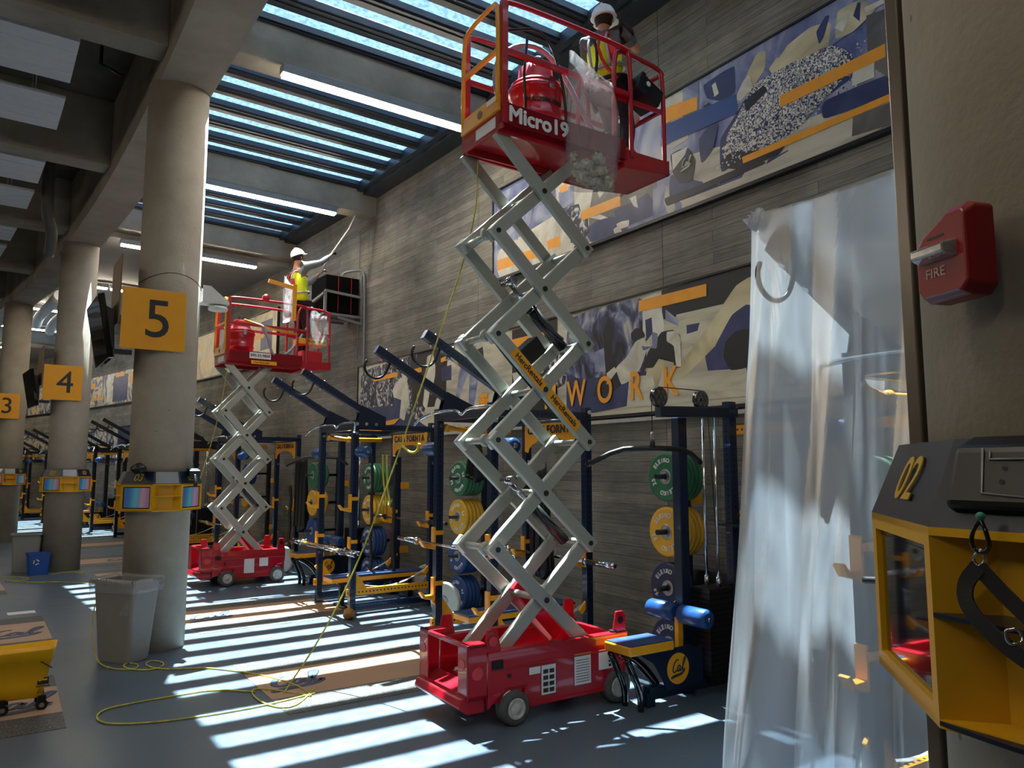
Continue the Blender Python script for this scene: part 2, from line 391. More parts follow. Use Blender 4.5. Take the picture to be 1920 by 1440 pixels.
# script "Cal" wordmark drawn with a pen path (unit size about 2 x 1.6)
CAL = [[(-.25, .72), (-.38, .8), (-.55, .74), (-.75, .45), (-.88, .05), (-.86, -.25), (-.68, -.4), (-.45, -.3), (-.28, -.1)],
       [(.08, .18), (-.08, .24), (-.24, .1), (-.3, -.18), (-.18, -.36), (-.02, -.24), (.1, .06), (.13, .2), (.08, -.08), (.12, -.34), (.26, -.28), (.4, .05)],
       [(.4, .05), (.62, .5), (.72, .86), (.66, .98), (.54, .86), (.44, .4), (.42, -.1), (.52, -.34), (.68, -.26), (.74, -.14)],
       [(.74, -.14), (.5, -.5), (0, -.62), (-.5, -.64), (-.95, -.78), (-.98, -.95), (-.7, -.82), (-.1, -.74), (.45, -.62), (.74, -.3)]]
def calmark(m, c, right, up, sc, r, raw=True):
    c = Vector(c); x = Vector(right).normalized()*sc; y = Vector(up).normalized()*sc
    for st in CAL: m.tube([c+x*(a+b*.15)+y*b for a, b in st], r, 6, raw=True, smooth=2)
def ray(px, py):
    a = Vector((math.sin(YAW)*math.cos(PIT), math.cos(YAW)*math.cos(PIT), math.sin(PIT))); r = Vector((math.cos(YAW), -math.sin(YAW), 0)); u = r.cross(a)
    return a+r*((px-960)/F)+u*((720-py)/F)
def on_wall(px, py, u=0.0):
    d = ray(px, py); o = Vector((-CX, -Y0)); A = d.x*d.x+d.y*d.y; B = 2*(o.x*d.x+o.y*d.y); c = o.x**2+o.y**2-(RAD-u)**2
    t = (-B+math.sqrt(B*B-4*A*c))/(2*A); p = Vector((0, 0, EYE))+d*t
    return (RAD*math.atan2(p.y-Y0, p.x-CX), p.z)
def on_floor(px, py, z=0.0):
    d = ray(px, py); p = Vector((0, 0, EYE))+d*((z-EYE)/d.z); dx, dy = p.x-CX, p.y-Y0
    return (RAD*math.atan2(dy, dx), RAD-math.hypot(dx, dy))
# ------------------------------------------------------------------ setting
def sweep(name, prof, s0, s1, material, ds=1.0, kind='structure', uvm=False, closed=True, parent=None, **k):
    """prof: list of (u,z) swept along the curved hall"""
    n = max(1, int(abs(s1-s0)/ds)); m = MB(); L = len(prof)
    for i in range(n+1):
        s = s0+(s1-s0)*i/n
        for u, z in prof: m.v.append(P(s, u, z))
    for i in range(n):
        sa = s0+(s1-s0)*i/n; sb = s0+(s1-s0)*(i+1)/n
        for j in range(L if closed else L-1):
            k2 = (j+1) % L; uv = [(sa, prof[j][1]), (sb, prof[j][1]), (sb, prof[k2][1]), (sa, prof[k2][1])] if uvm else None
            m.face([i*L+j, (i+1)*L+j, (i+1)*L+k2, i*L+k2], uv)
    if closed: m.face([j for j in range(L)]); m.face([n*L+L-1-j for j in range(L)])
    return m.build(name, material, kind=kind, parent=parent, **k)
SA, SB = -12, 46
sweep('floor', [(-.3, 0), (14.3, 0), (14.3, -.2), (-.3, -.2)], SA, SB, FLOORM)
sweep('wall_right', [(0, 0), (0, 6.82), (-.3, 6.82), (-.3, 0)], SA, SB, WALLM, uvm=True)
sweep('trim_2', [(-.02, 6.82), (-.02, 7.05), (-.3, 7.05), (-.3, 6.82)], SA, SB, STEELD)
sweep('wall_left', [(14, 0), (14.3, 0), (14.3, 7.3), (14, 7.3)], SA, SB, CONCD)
for nm, s in (('wall_back', SA), ('wall_front', SB)):
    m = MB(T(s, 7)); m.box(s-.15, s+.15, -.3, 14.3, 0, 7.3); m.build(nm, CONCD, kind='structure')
# ceiling of the lower left bay, and the solid soffit past the skylights
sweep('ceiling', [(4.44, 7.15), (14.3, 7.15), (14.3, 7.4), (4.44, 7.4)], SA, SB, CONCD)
sweep('ceiling', [(0, 6.36), (3.9, 6.36), (3.9, 7.3), (0, 7.3)], 11.2, 19.6, PLAST)
sweep('ceiling', [(0, 6.36), (3.9, 6.36), (3.9, 7.3), (0, 7.3)], 28.5, SB, PLAST)
sweep('ceiling', [(0, 6.5), (3.9, 6.5), (3.9, 7.3), (0, 7.3)], SA, -3.2, PLAST)  # unseen soffit, run forward to cut direct sun on the plastic sheet
sweep('trim_3', [(3.9, 6.0), (4.44, 6.0), (4.44, 7.35), (3.9, 7.35)], SA, SB, CONCL)
# cross beams
TN = [3]
def tn():
    TN[0] += 1; return f'trim_{TN[0]}'
for s in (-3.37, -.95, 3.02, 7.22, 10.98, 19.7, 23.9, 28.2):
    m = MB(T(s, 2)); m.box(s-.17, s+.17, 0.0, 3.9, 6.46, 7.0); m.build(tn(), CONC, kind='structure', bevel=.01)
for i in range(-3, 11):
    s = 2.85+4.0*i
    m = MB(T(s, 9)); m.box(s-.17, s+.2, 4.44, 14, 6.18, 7.15); m.build(tn(), CONC, kind='structure', bevel=.01)
# hanging white panels of the left bay
for i in range(-1, 7):
    for k, a in enumerate((3.2, 4.75)):
        s = a+4.0*i; t = T(s+.5, 6.1, 6.2); m = MB(t)
        m.box(s, s+1.02, 5.2, 7.2, 6.2, 6.24)
        for j in range(1, 4): m.box(s+.255*j-.006, s+.255*j+.006, 5.2, 7.2, 6.192, 6.2)
        for a1 in (s+.1, s+.92):
            m.cyl((a1, 5.5, 6.24), (a1, 5.5, 7.15), .008, 6); m.cyl((a1, 6.9, 6.24), (a1, 6.9, 7.15), .008, 6)
        where = ['behind', 'past'][k]
        m.build('ceiling_panel', PANELW, label=f'white ribbed ceiling panel hung in left bay, {["first","second"][k]} {where} dark cross beam {i+2} from camera', cat='ceiling panel', group='white ceiling panels of the left bay')
# skylights
RIB = film('ribbed_screen_film', '#ffffff', .15, .75, .3, .2, 12)
def skylight(idx, s0, s1, n):
    root = bpy.data.objects.new(f'window_{idx}', None); COL.objects.link(root); place(root, T((s0+s1)/2, 2, 6.8)); root['kind'] = 'structure'
    t = T((s0+s1)/2, 2, 6.8); pitch = (s1-s0)/n
    f = MB(t); f.box(s0, s1, 0.0, .3, 6.80, 6.98); f.box(s0, s1, .33, .42, 6.84, 7.0); f.box(s0, s1, 3.72, 3.9, 6.8, 7.0)
    f.build('frame', STEELD, root)
    g = MB(t); g.box(s0, s1, 0, 3.9, 7.0, 7.012); g.build('pane', GLZ, root)
    for i in range(n+1):
        c = s0+pitch*i; w = .122
        m = MB(t); a, b = max(s0, c-w), min(s1, c+w)
        m.box(a, b, .3, 3.75, 6.92, 6.995); m.box(a+.03, b-.03, .3, 3.75, 6.90, 6.92)
        m.box(max(s0, c-.03), min(s1, c+.01), .3, 3.75, 6.885, 6.90)
        m.build('slat', STEELD, root)
        if i < n:
            if idx > 2: continue
            r = MB(t)
            for j in range(34):
                u = .35+j*.1; r.box(b+.005, b+.02, u, u+.055, 7.02, 7.17)
            r.box(b, b+.006, .3, 3.75, 7.02, 7.17)
            r.build('ribbed_screen', RIB, root)
skylight(1, -3.2, -1.12, 4); skylight(2, -.78, 2.85, 7); skylight(3, 3.2, 7.04, 7); skylight(4, 7.4, 10.8, 6)
skylight(5, 19.9, 23.7, 7); skylight(6, 24.1, 28.0, 7)
# columns
def column(x, y, r, lab, top=6.02):
    m = MB(); m.lathe((0, 0, 0), (0, 0, 1), [(0, r), (top, r)], 64, raw=True)
    o = m.build('column', CONCL, label=lab, cat='column', group='round concrete columns'); o.location = (x, y, 0); return o
cols = [(3.32, '5'), (10.92, '4'), (18.1, '3'), (25.4, ''), (32.6, '')]
for s, k in cols:
    p = P(s, 4.2)
    column(p.x, p.y, .31, f'round concrete column carrying the yellow number {k} sign' if k else ('round concrete column standing one bay past the number 3 column' if s < 30 else 'farthest round concrete column at the end of the row'))
NC = (1.475, .42); column(1.497, .425, .31, 'round concrete column in the near right foreground behind the red fire alarm')
# linear lamps
LED = emis('lamp_diffuser', '#fff2dc', 26.0)
def lamp(s, u0, u1, z, lab):
    t = T(s, (u0+u1)/2, z); r = thing('linear_lamp', t, lab, 'ceiling lamp', 'linear ceiling lamps')
    m = MB(t); m.box(s-.06, s+.06, u0, u1, z, z+.1); m.build('housing', GREY, r, bevel=.005)
    m = MB(t); m.box(s-.05, s+.05, u0+.02, u1-.02, z-.035, z); m.build('diffuser', LED, r)
lamp(2.75, .55, 3.25, 6.3, 'long bright linear lamp under the nearest beam, beside the raised red platform')
lamp(7.05, .8, 3.15, 6.34, 'linear lamp under the second beam, behind the number 5 column')
lamp(11.1, .78, 1.95, 6.22, 'short linear lamp on the grey soffit left of the far worker')
lamp(11.1, 2.85, 3.5, 6.22, 'short linear lamp just left of the number 5 column top')
k = 0
for s, z in ((15.4, 6.2), (19.45, 6.2), (23.8, 6.3), (28.3, 6.2), (32.5, 6.2), (36.8, 6.2)):
    nm = ['nearest', 'second', 'third', 'fourth', 'fifth', 'farthest'][k]; k += 1
    lamp(s, 1.75, 2.75, z, f'{nm} right-hand lamp of the far double row past the number 5 column')
    lamp(s, 2.8, 3.7, z, f'{nm} left-hand lamp of the far double row past the number 5 column')
for i, s in enumerate((-7.5, -1.2, 5.1, 11.4, 17.7, 24)):  # row added out of view to brighten the hall
    lamp(s, 9.6, 12.6, 5.9, f'added fill lamp number {i+1} of the row hung in the left bay, outside the picture')
lamp(-3.7, 5.3, 7.6, 5.9, 'added fill lamp hung in the left bay above the near column, outside the picture')  # added out of view because the near column came out too dark
lamp(-6.6, 2.2, 4.6, 5.9, 'added fill lamp hung behind the camera beside the near column')  # added behind the camera as extra fill light
# wall edge trunking below the lower banner
sweep('trim_1', [(.0, 2.33), (.07, 2.33), (.07, 2.37), (0, 2.37)], -5.2, 7.6, mat('pale_trunking', '#a8a49a', .5))
# ------------------------------------------------------------------ scissor lifts
TIRE = mat('tyre_grey', '#4c4a48', .8, var=.15, scale=30)
HUB = mat('worn_wheel_hub', '#b4b2ae', .6, var=.25, scale=25)
def scissor_lift(label, s0, sn, sf, uL, uR, z0, dz, n, zb, pu0, pu1, pm, big=True):
    """sn/sf near and far arm planes; uL/uR pin columns; zb underside of platform; pu0..pu1 platform, pm extension joint"""
    t = T(s0, (uL+uR)/2, 0); r = thing('scissor_lift', t, label, 'scissor lift', 'red scissor lifts')
    a0, a1 = sn-.12, sf+.17      # chassis width
    # chassis
    m = MB(t)
    eL, eR = uL+.12, uR-.32
    def side(s_a, s_b):
        pr = [(eL, .14), (eL, .5), (eR, .5), (eR, .36), (eR+.03, .3), (eR+.12, .28), (eR+.2, .22), (eR+.23, .1), (uL-.17, .1), (uL-.19, .2), (uL-.22, .26), (uL-.02, .26), (uL+.02, .22)]
        m.prism([(s_a, u, z) for u, z in pr], (s_b-s_a, 0, 0))
    side(a0+.03, a0+.055); side(a1-.055, a1-.03)
    m.box(a0+.03, a0+.11, eR, eL, .49, .53); m.box(a1-.11, a1-.03, eR, eL, .49, .53)
    m.box(a0+.02, a0+.035, eR+.02, eL-.02, .40, .415); m.box(a0+.02, a0+.035, eR+.25, uL-.2, .105, .13)
    m.box(a0+.06, a1-.06, eR+.02, eL, .16, .24); m.box(a0+.06, a1-.06, eR, eR+.04, .16, .5)
    # lug plate standing at the wall end
    for q in (a0+.05, a1-.08):
        m.prism([(q, eR+.0, .5), (q, eR+.0, .66), (q, eR+.03, .69), (q, eR+.1, .69), (q, eR+.14, .5)], (.02, 0, 0))
    o = m.build('chassis', RED, r, bevel=.006)
    h = MB(t); h.cyl((a0+.046, eR+.06, .62), (a0+.074, eR+.06, .62), .03, 16); h.cyl((a0+.07, eR+.12, .53), (a0+.07, eR+.12, .545), .03, 14)
    h.box(a0+.018, a0+.03, uL+.0, uL+.09, .41, .47); h.cyl((a0+.028, uL-.06, .35), (a0+.02, uL-.06, .35), .015, 10)
    h.split('dark_opening', BLK, o)
    # entry step frame on the room end
    m = MB(t); e = eL+.01; x = e+.16
    for q in (a0+.03, a1-.17): m.box(q, q+.13, e, x, .22, .25); m.box(q, q+.13, e, x, .57, .6)
    m.box(a0+.03, a1-.03, x-.03, x, .57, .6); m.box(a0+.03, a1-.03, x-.03, x, .22, .25)
    for q in (a0+.03, a1-.06): m.box(q, q+.02, e, x, .22, .6)
    m.box(a0+.03, a0+.17, x-.015, x, .22, .6); m.box(a1-.17, a1-.03, x-.015, x, .22, .6)
    m.prism([(a0+.05, e+.02, .5), (a0+.05, e-.14, .5), (a0+.05, e-.1, .68), (a0+.05, e-.02, .68)], (.02, 0, 0))
    m.prism([(a1-.07, e+.02, .5), (a1-.07, e-.14, .5), (a1-.07, e-.1, .68), (a1-.07, e-.02, .68)], (.02, 0, 0))
    o = m.build('step_frame', RED, r, bevel=.004)
    h = MB(t)
    for q in (a0+.1, a1-.1): h.cyl((q, x, .46), (q, x+.004, .46), .035, 20)
    h.cyl((a0+.028, e+.08, .4), (a0+.024, e+.08, .4), .045, 20); h.cyl((a0+.048, e-.06, .6), (a0+.042, e-.06, .6), .035, 20)
    h.split('round_cutout', mat('red_shadowed_inside', '#c83a44', .5), o)
    m = MB(t); m.prism([(a0+.06, e, .12), (a0+.06, e, .28), (a0+.06, x+.04, .24), (a0+.06, x+.06, .18), (a0+.06, x-.02, .12)], (a1-a0-.12, 0, 0))
    m.build('bumper', RED, r, bevel=.01)
    # wheels
    wu = ((uL-.1, .12), (eR+.13, .125))
    for q, dq in ((a0, 1), (a1, -1)):
        for u, R0 in wu:
            w = MB(t); ax = (0, dq, 0); c = (q-.0*dq, u, R0)
            w.lathe(c, ax, [(-.005, R0*.62), (-.008, R0*.66), (-.008, R0*.9), (.004, R0), (.095, R0), (.105, R0*.9), (.105, .02)], 36)
            o = w.build('wheel', TIRE, r)
            k = MB(t); k.lathe(c, ax, [(-.01, .001), (-.014, .03), (-.008, .035), (-.006, R0*.45), (-.012, R0*.5), (-.012, R0*.6), (-.004, R0*.64)], 30); k.build('hub', HUB, o)
    # arms
    aw, ah = .05, .105
    for st in range(n):
        zl = z0+dz*st; zh = zl+dz
        d = Vector((0, uR-uL, zh-zl)).normalized()
        for pl, sg in ((sn, 1), (sf, -1)):
            for ua, ub, off, nm in ((uR, uL, 0, 'back'), (uL, uR, .056*sg, 'slash')):
                m = MB(t); p0 = Vector((pl+off, ua, zl)); p1 = Vector((pl+off, ub, zh)); dd = (p1-p0).normalized()*.055
                if st == n-1: p1 = p1-dd
                m.bar(p0-dd*(1 if st else .2), p1+dd, aw, ah, up=(0, 0, 1))
                m.build('scissor_arm', SILV, r, bevel=.008)
        if st < n:
            zm = (zl+zh)/2; um = (uL+uR)/2
            m = MB(t)
            for pl, sg in ((sn, -1), (sf, 1)):
                m.cyl((pl, um, zm), (pl+.034*sg, um, zm), .022, 14)
                if st: m.cyl((pl, uL, zl), (pl+.034*sg, uL, zl), .02, 14); m.cyl((pl, uR, zl), (pl+.034*sg, uR, zl), .02, 14)
            m.split('pivot_bolt', mat('bolt_dark', '#3a3a38', .4, .6), r)
            m = MB(t)
            m.cyl((sn, um, zm), (sf, um, zm), .026, 14)
            if st: m.cyl((sn, uL, zl), (sf, uL, zl), .026, 14); m.cyl((sn, uR, zl), (sf, uR, zl), .026, 14)
            if st: m.cyl((sn+.07, uL+.03, zl), (sn+.12, uL+.03, zl), .05, 14)
            m.split('cross_tube', SILV, r)
    # bottom slider pads and red struts
    m = MB(t)
    for pl in (sn+.1, sf-.1): m.bar((pl, uR+.0, .45), (pl, (uL+uR)/2, .9), .05, .1)
    m.split('safety_strut', RED, r, bevel=.006)
    sc = (sn+sf)/2; H = z0
    # hydraulic cylinders
    def ram(st, nm):
        za = z0+dz*st
        m = MB(t); A = Vector((sc, uL-.28, za+dz*.62)); B = Vector((sc, uR+.05, za-.0)); mid = A.lerp(B, .42)
        m.cyl(mid, B, .045, 18); m.cyl(mid+(mid-B)*.02, mid, .055, 18)
        for dx in (-.06, .05): m.tube([mid+Vector((dx, .03, .03)), mid.lerp(B, .4)+Vector((dx, .05, .0)), B+Vector((dx, .04, .06))], .011, 6, smooth=1)
        o = m.build('hydraulic_cylinder', BLK, r)
        k = MB(t); k.cyl(A, mid, .026, 14); k.cyl(A-Vector((.08, 0, 0)), A+Vector((.08, 0, 0)), .035, 14); k.build('piston_rod', CHR, o)
    ram(1, 'a')
    if n > 4: ram(3, 'b')
    if n > 4:
        m = MB(t); m.bar((sc-.12, uL-.48, z0+dz*3-.02), (sc-.12, uL-.30, z0+dz*3-.17), .13, .15)
        m.build('valve_box', BLK, r, bevel=.006)
    # hoses along the arms
    m = MB(t)
    for st in range(n-1):
        zl = z0+dz*st
        for e2 in (.0, .025):
            a_, b_ = (uL-.05, uR+.05) if st % 2 else (uR+.05, uL-.05)
            m.tube([(sn+.1+e2, a_, zl+.08), (sn+.1+e2, (uL+uR)/2, zl+dz*.52-e2), (sn+.1+e2, b_, zl+dz-.04), (sn+.1+e2, b_+(.04 if b_ > a_ else -.04), zl+dz+.05)], .0085, 6, smooth=2)
    m.build('hose_bundle', BLK, r)
    # platform
    p0, p1 = sn-.11, sf+.0
    m = MB(t)
    m.box(p0, p1, pm-.02, pu0, zb+.06, zb+.09)
    m.box(p0, p0+.025, pm, pu0, zb+.05, zb+.235); m.box(p1-.025, p1, pm, pu0, zb, zb+.235)
    m.prism([(p0, pu0, zb+.05), (p0, pu0, zb+.235), (p0, pm, zb+.235), (p0, pm, zb+.05)], (.02, 0, 0))
    m.box(p0, p1, pu0-.02, pu0, zb+.02, zb+.235)
    m.prism([(p0+.06, pu0, zb-.0), (p0+.06, pm, zb-.0), (p0+.06, pm, zb+.06), (p0+.06, pu0, zb+.06)], (.03, 0, 0))
    m.prism([(p1-.08, pu0, zb-.0), (p1-.08, pm, zb-.0), (p1-.08, pm, zb+.06), (p1-.08, pu0, zb+.06)], (.03, 0, 0))
    m.build('platform_deck', RED, r, bevel=.005)
    m = MB(t); q0, q1 = p0+.02, p1-.04
    m.box(q0, q1, pu1, pm, zb+.03, zb+.055)
    m.box(q0, q0+.02, pu1, pm+.3, zb+.03, zb+.16); m.box(q1-.02, q1, pu1, pm+.3, zb+.03, zb+.16); m.box(q0, q1, pu1, pu1+.02, zb+.03, zb+.17)
    m.prism([(q0-.01, pm+.02, zb-.02), (q0-.01, pu1, zb+.035), (q0-.01, pu1, zb+.045), (q0-.01, pm+.02, zb+.045)], (q1-q0+.02, 0, 0))
    m.build('extension_deck', RED, r, bevel=.005)
    zt, zm = zb+1.1, zb+.67; R1 = .021
    for q in (p0+.02, p1-.02):
        m = MB(t)
        m.tube([(q, pu0-.03, zb+.06), (q, pu0-.03, zt-.05), (q, pu0-.08, zt+.0), (q, pm-.02, zt), (q, pm-.08, zt-.05), (q, pm-.08, zb+.1)], R1, 10, smooth=2)
        m.bar((q, pu0-.03, zm), (q, pm-.08, zm), .03, .04)
        m.bar((q, pu0-.025, zb+.06), (q, pu0-.025, zt-.02), .05, .05)
        m.build('guard_rail', RED, r)
        m = MB(t); e1 = .04 if q < sc else -.04; q2 = q+e1
        m.tube([(q2, pm+.08, zb+.1), (q2, pm+.08, zt-.12), (q2, pm+.02, zt-.02), (q2, pm-.1, zt-.02), (q2, pu1+.08, zt-.04), (q2, pu1+.02, zt-.1), (q2, pu1+.02, zb+.1)], R1, 10, smooth=2)
        m.bar((q2, pm+.08, zm-.03), (q2, pu1+.02, zm-.03), .028, .035)
        m.build('extension_rail', RED, r)
    m = MB(t); m.tube([(p0+.06, pu1+.02, zt-.08), (p1-.06, pu1+.02, zt-.08)], R1, 10); m.split('end_rail', RED, r); m = MB(t); m.bar((p0+.06, pu1+.02, zm), (p1-.06, pu1+.02, zm), .028, .035)
    m.build('end_rail', RED, r)
    # yellow entry gate on the room end
    g = MB(t); ug = pu0+.01; qa, qb = p0+.05, p1-.03
    g.tube([(qa, ug, zb+.24), (qa, ug, zt-.06), (qa+.05, ug, zt-.01), (qb-.09, ug, zt-.03), (qb, ug, zt-.12), (qb, ug, zb+.24)], .019, 10, smooth=1)
    g.bar((qa, ug, zm), (qb, ug, zm), .03, .035); g.box(qa-.02, qb+.02, ug-.01, ug+.01, zb+.17, zb+.3)
    o = g.build('entry_gate', YEL, r)
    c = t.q(0, 0, 0)
    L = lambda s, u, z: t.q(s, u, z)
    m = MB(t); m.cyl((sc-.06, ug+.011, zb+.235), (sc-.06, ug+.014, zb+.235), .035, 20); m.build('round_badge', mat('badge_dark', '#4a4018', .5), o)
    m = MB(t); m.box(p0+.06, p0+.2, ug+.011, ug+.014, zb+.25, zb+.29); m.build('gate_label', LBL, o)
    m = MB(t); m.box(p0+.1, p0+.4, pu0+.001, pu0+.004, zb+.05, zb+.14); m.build('data_plate', LBL, r)
    return r, t, dict(p0=p0, p1=p1, a0=a0, zt=zt, zm=zm, sc=sc)
lift, LT, LI = scissor_lift('tall red scissor lift in front, raised high on five grey scissor stages', -.45, -.75, -.23, 2.53, 1.65, .43, .81, 5, 4.45, 2.55, .73, 1.27)
lettering('model_lettering', 'Micro19', .175, WHT, LT.q(LI['p0']-.004, 2.2, 4.59), (1, 0, 0), (0, 0, 1), lift, bold=.006, sx=1.0)
a0 = LI['a0']
m = MB(LT); y = a0+.026
for u0, u1, z0, z1 in ((2.2, 2.3, .33, .38), (2.06, 2.19, .17, .38), (1.72, 1.88, .19, .42), (1.5, 1.64, .27, .42)): m.box(y-.003, y, u0, u1, z0, z1)
lb = m.split('warning_label', LBL, lift)[2]
m = MB(LT)
for j in range(9): m.box(y-.005, y-.003, 1.735, 1.865, .21+j*.02, .214+j*.02)
for j in range(4):
    m.box(y-.005, y-.003, 2.075, 2.118, .185+j*.045, .215+j*.045); m.box(y-.005, y-.003, 2.13, 2.175, .185+j*.045, .215+j*.045); m.box(y-.005, y-.003, 1.515, 1.54, .285+j*.032, .305+j*.032)
m.build('label_print', INK, lb)
m = MB(LT); m.box(y-.005, y-.003, 1.72, 1.88, .405, .42); m.build('label_header', mat('label_orange', '#d9782a', .5), lb)
# hire company stickers on two front arms
for st, fr in ((2, .68), (2, .30)):
    z1 = .43+.81*(st+1); A = LT.q(-.777, 2.53, z1); B = LT.q(-.777, 1.65, z1-.81); d = (B-A).normalized(); up = Vector((0, -1, 0)).cross(d)
    if up.z < 0: up = -up
    c = A.lerp(B, 1-fr) if fr < .5 else A.lerp(B, 1-fr)
    mm = MB(); hw = .2
    vs = [c+d*a*hw+up*b*.042 for a, b in ((-1, -1), (1, -1), (1, 1), (-1, 1))]; mm.raw(vs+[v+Vector((0, -.003, 0)) for v in vs], [(0, 1, 2, 3), (7, 6, 5, 4), (0, 4, 5, 1), (2, 6, 7, 3), (1, 5, 6, 2), (0, 3, 7, 4)])
    stk = mm.build('yellow_sticker', YEL, lift)
    lettering('sticker_lettering', 'HercRentals', .066, INK, c+Vector((0, -.0045, 0)), d, up, stk, bold=.001)
lift2, LT2, LI2 = scissor_lift('red scissor lift behind the number 5 column, raised on four grey scissor stages', 7.35, 7.1, 7.6, 2.56, 1.86, .43, .77, 4, 3.48, 2.62, .84, 1.36)
m = MB(LT2); y2 = LI2['p0']-.002
m.box(y2-.003, y2, 1.9, 2.25, 3.6, 3.7); lp = m.build('number_plate', LBL, lift2)
lettering('plate_lettering', '890-33-9868', .062, INK, LT2.q(y2-.004, 2.075, 3.65), (1, 0, 0), (0, 0, 1), lp, bold=.001)
m = MB(LT2); m.box(y2-.003, y2, 1.8, 2.22, 3.51, 3.57); st = m.build('yellow_sticker', YEL, lift2)
lettering('sticker_lettering', 'HercRentals', .05, INK, LT2.q(y2-.004, 2.05, 3.54), (1, 0, 0), (0, 0, 1), st)
m = MB(LT2); y = LI2['a0']+.027
m.box(y-.003, y, 2.04, 2.2, .18, .4); m.box(y-.003, y, 1.82, 1.96, .27, .4); m.split('warning_label', LBL, lift2)
# ------------------------------------------------------------------ gear on the lifts
def vacuum(s, u, z, lab, sc=1.0, text=True):
    t = T(s, u, z); r = thing('drum_vacuum', t, lab, 'vacuum cleaner'); R0 = .235*sc
    m = MB(t); m.lathe((s, u, z), (0, 0, 1), [(.05, R0*.86), (.06, R0*.9), (.24*sc, R0*.93), (.25*sc, R0*.97), (.27*sc, R0*.97), (.28*sc, R0*.93), (.47*sc, R0*.97), (.48*sc, R0*1.03), (.52*sc, R0*1.03), (.53*sc, R0*.98)], 40)
    dr = m.build('drum', RED, r)
    m = MB(t); m.lathe((s, u, z), (0, 0, 1), [(.53*sc, R0*.98), (.57*sc, R0*.92), (.6*sc, R0*.7), (.63*sc, R0*.66), (.72*sc, R0*.62), (.75*sc, R0*.5), (.76*sc, .001)], 32)
    m.build('motor_head', REDB, r)
    m = MB(t); m.tube([(s-.1, u+.02, z+.72*sc), (s-.1, u+.02, z+.82*sc), (s+.1, u+.02, z+.82*sc), (s+.1, u+.02, z+.72*sc)], .014, 8, smooth=1); m.build('carry_handle', BLK, r)
    m = MB(t)
    for a in (0, 2.1, 4.2): m.cyl((s+.2*math.cos(a)*sc, u+.2*math.sin(a)*sc, z+.001), (s+.2*math.cos(a)*sc, u+.2*math.sin(a)*sc, z+.06), .03, 12)
    m.split('caster', BLK, r)
    m = MB(t); m.box(s-R0*1.08, s-R0*.98, u-.02, u+.03, z+.46*sc, z+.56*sc); m.build('latch', CHR, r)
    if text:
        x0 = -.14*sc
        for i, ch in enumerate('PULLMAN-HOLT'):
            th = math.radians(-90-52+i*7.6); rr = R0*.955+.003
            c = Vector((math.cos(th)*rr, math.sin(th)*rr, .36*sc)); n = Vector((math.cos(th), math.sin(th), 0)); rt = Vector((0, 0, 1)).cross(n)
            lettering('drum_lettering', ch, .05*sc, INK, c, rt, (0, 0, 1), dr, bold=.0015, ext=.003)
    return r, t
DK = 4.54
vacuum(-.5, 1.98, DK, 'red drum vacuum standing on the tall front lift under a looped hose')
vacuum(7.3, 2.3, 3.57, 'red drum vacuum standing on the lift behind the number 5 column', .92, False)
HOSE = mat('grey_hose', '#8d8f99', .5)
def loose(name, pts, r, material, lab, cat, n=8, smooth=2, group=None):
    p = [Vector(q) for q in pts]; t = T(p[0].x, p[0].y, min(q.z for q in p)); m = MB(t); m.tube(pts, r, n, smooth=smooth)
    return m.build(name, material, label=lab, cat=cat, group=group)
m_h = loose('vacuum_hose', [(-.35, 2.25, DK+.35), (-.35, 2.33, DK+.75), (-.4, 2.12, DK+.98), (-.45, 1.85, DK+1.0), (-.5, 1.65, DK+.75), (-.62, 1.55, DK+.4), (-.6, 1.3, DK+.1)], .024, HOSE, 'grey ribbed hose looped over the red drum vacuum on the front lift', 'hose')
loose('vacuum_wand', [(-.72, 2.22, DK+.02), (-.74, 2.26, DK+.5), (-.7, 2.2, DK+.86)], .012, BLK, 'black wand leaning at the left of the front drum vacuum', 'pole', smooth=0)
loose('vacuum_wand', [(-.76, 1.84, DK+.02), (-.76, 1.86, DK+.5), (-.72, 2.02, DK+1.0), (-.68, 2.42, DK+.86)], .012, BLK, 'black bent wand crossing the front face of the drum vacuum', 'pole', smooth=2)
loose('vacuum_hose', [(7.0, 2.05, 4.15), (6.98, 1.95, 3.95), (7.0, 1.86, 3.64), (7.05, 1.6, 3.72), (7.1, 1.4, 3.98), (7.2, 1.2, 4.25), (7.3, 1.1, 4.5)], .022, HOSE, 'grey hose drooping across the deck of the lift behind the number 5 column', 'hose')
# plastic bag with debris hung on the near rail
BAGM = film('clear_bag_film', '#ffffff', .78, .6, .12, .6, 9)
def bag(lab, s, u0, u1, z1, z0, bulge=.16):
    t = T(s, (u0+u1)/2, z0); r = thing('plastic_bag', t, lab, 'plastic bag'); m = MB(t); N, K = 30, 16
    for i in range(K+1):
        f = i/K; z = z1+(z0-z1)*f
        for j in range(N):
            a = 2*math.pi*j/N; w = (u1-u0)/2*(.86+.14*math.sin(f*3)); d = bulge*(.12+.9*math.sin(min(1, f*1.1)*math.pi*.62))*(1 if f < .93 else .6)
            k = 1+.09*math.sin(5*a+7*f)+.05*math.sin(11*a+3*f)
            zz = z+(.10*(math.cos(a))*(1-f) if i == 0 else 0)-(.06*f*math.cos(a+.6))
            m.v.append(t.q(s+math.sin(a)*d*k, (u0+u1)/2+math.cos(a)*w*k, zz))
    for i in range(K):
        for j in range(N): q = (j+1) % N; m.face([i*N+j, i*N+q, (i+1)*N+q, (i+1)*N+j], None, True)
    m.face([K*N+j for j in range(N)]); m.build('bag_film', BAGM, r)
    return r, t
b1, bt = bag('clear plastic bag of rubble tied to the near rail of the front lift', -1.0, 1.5, 2.0, 5.12, 4.08, .12)
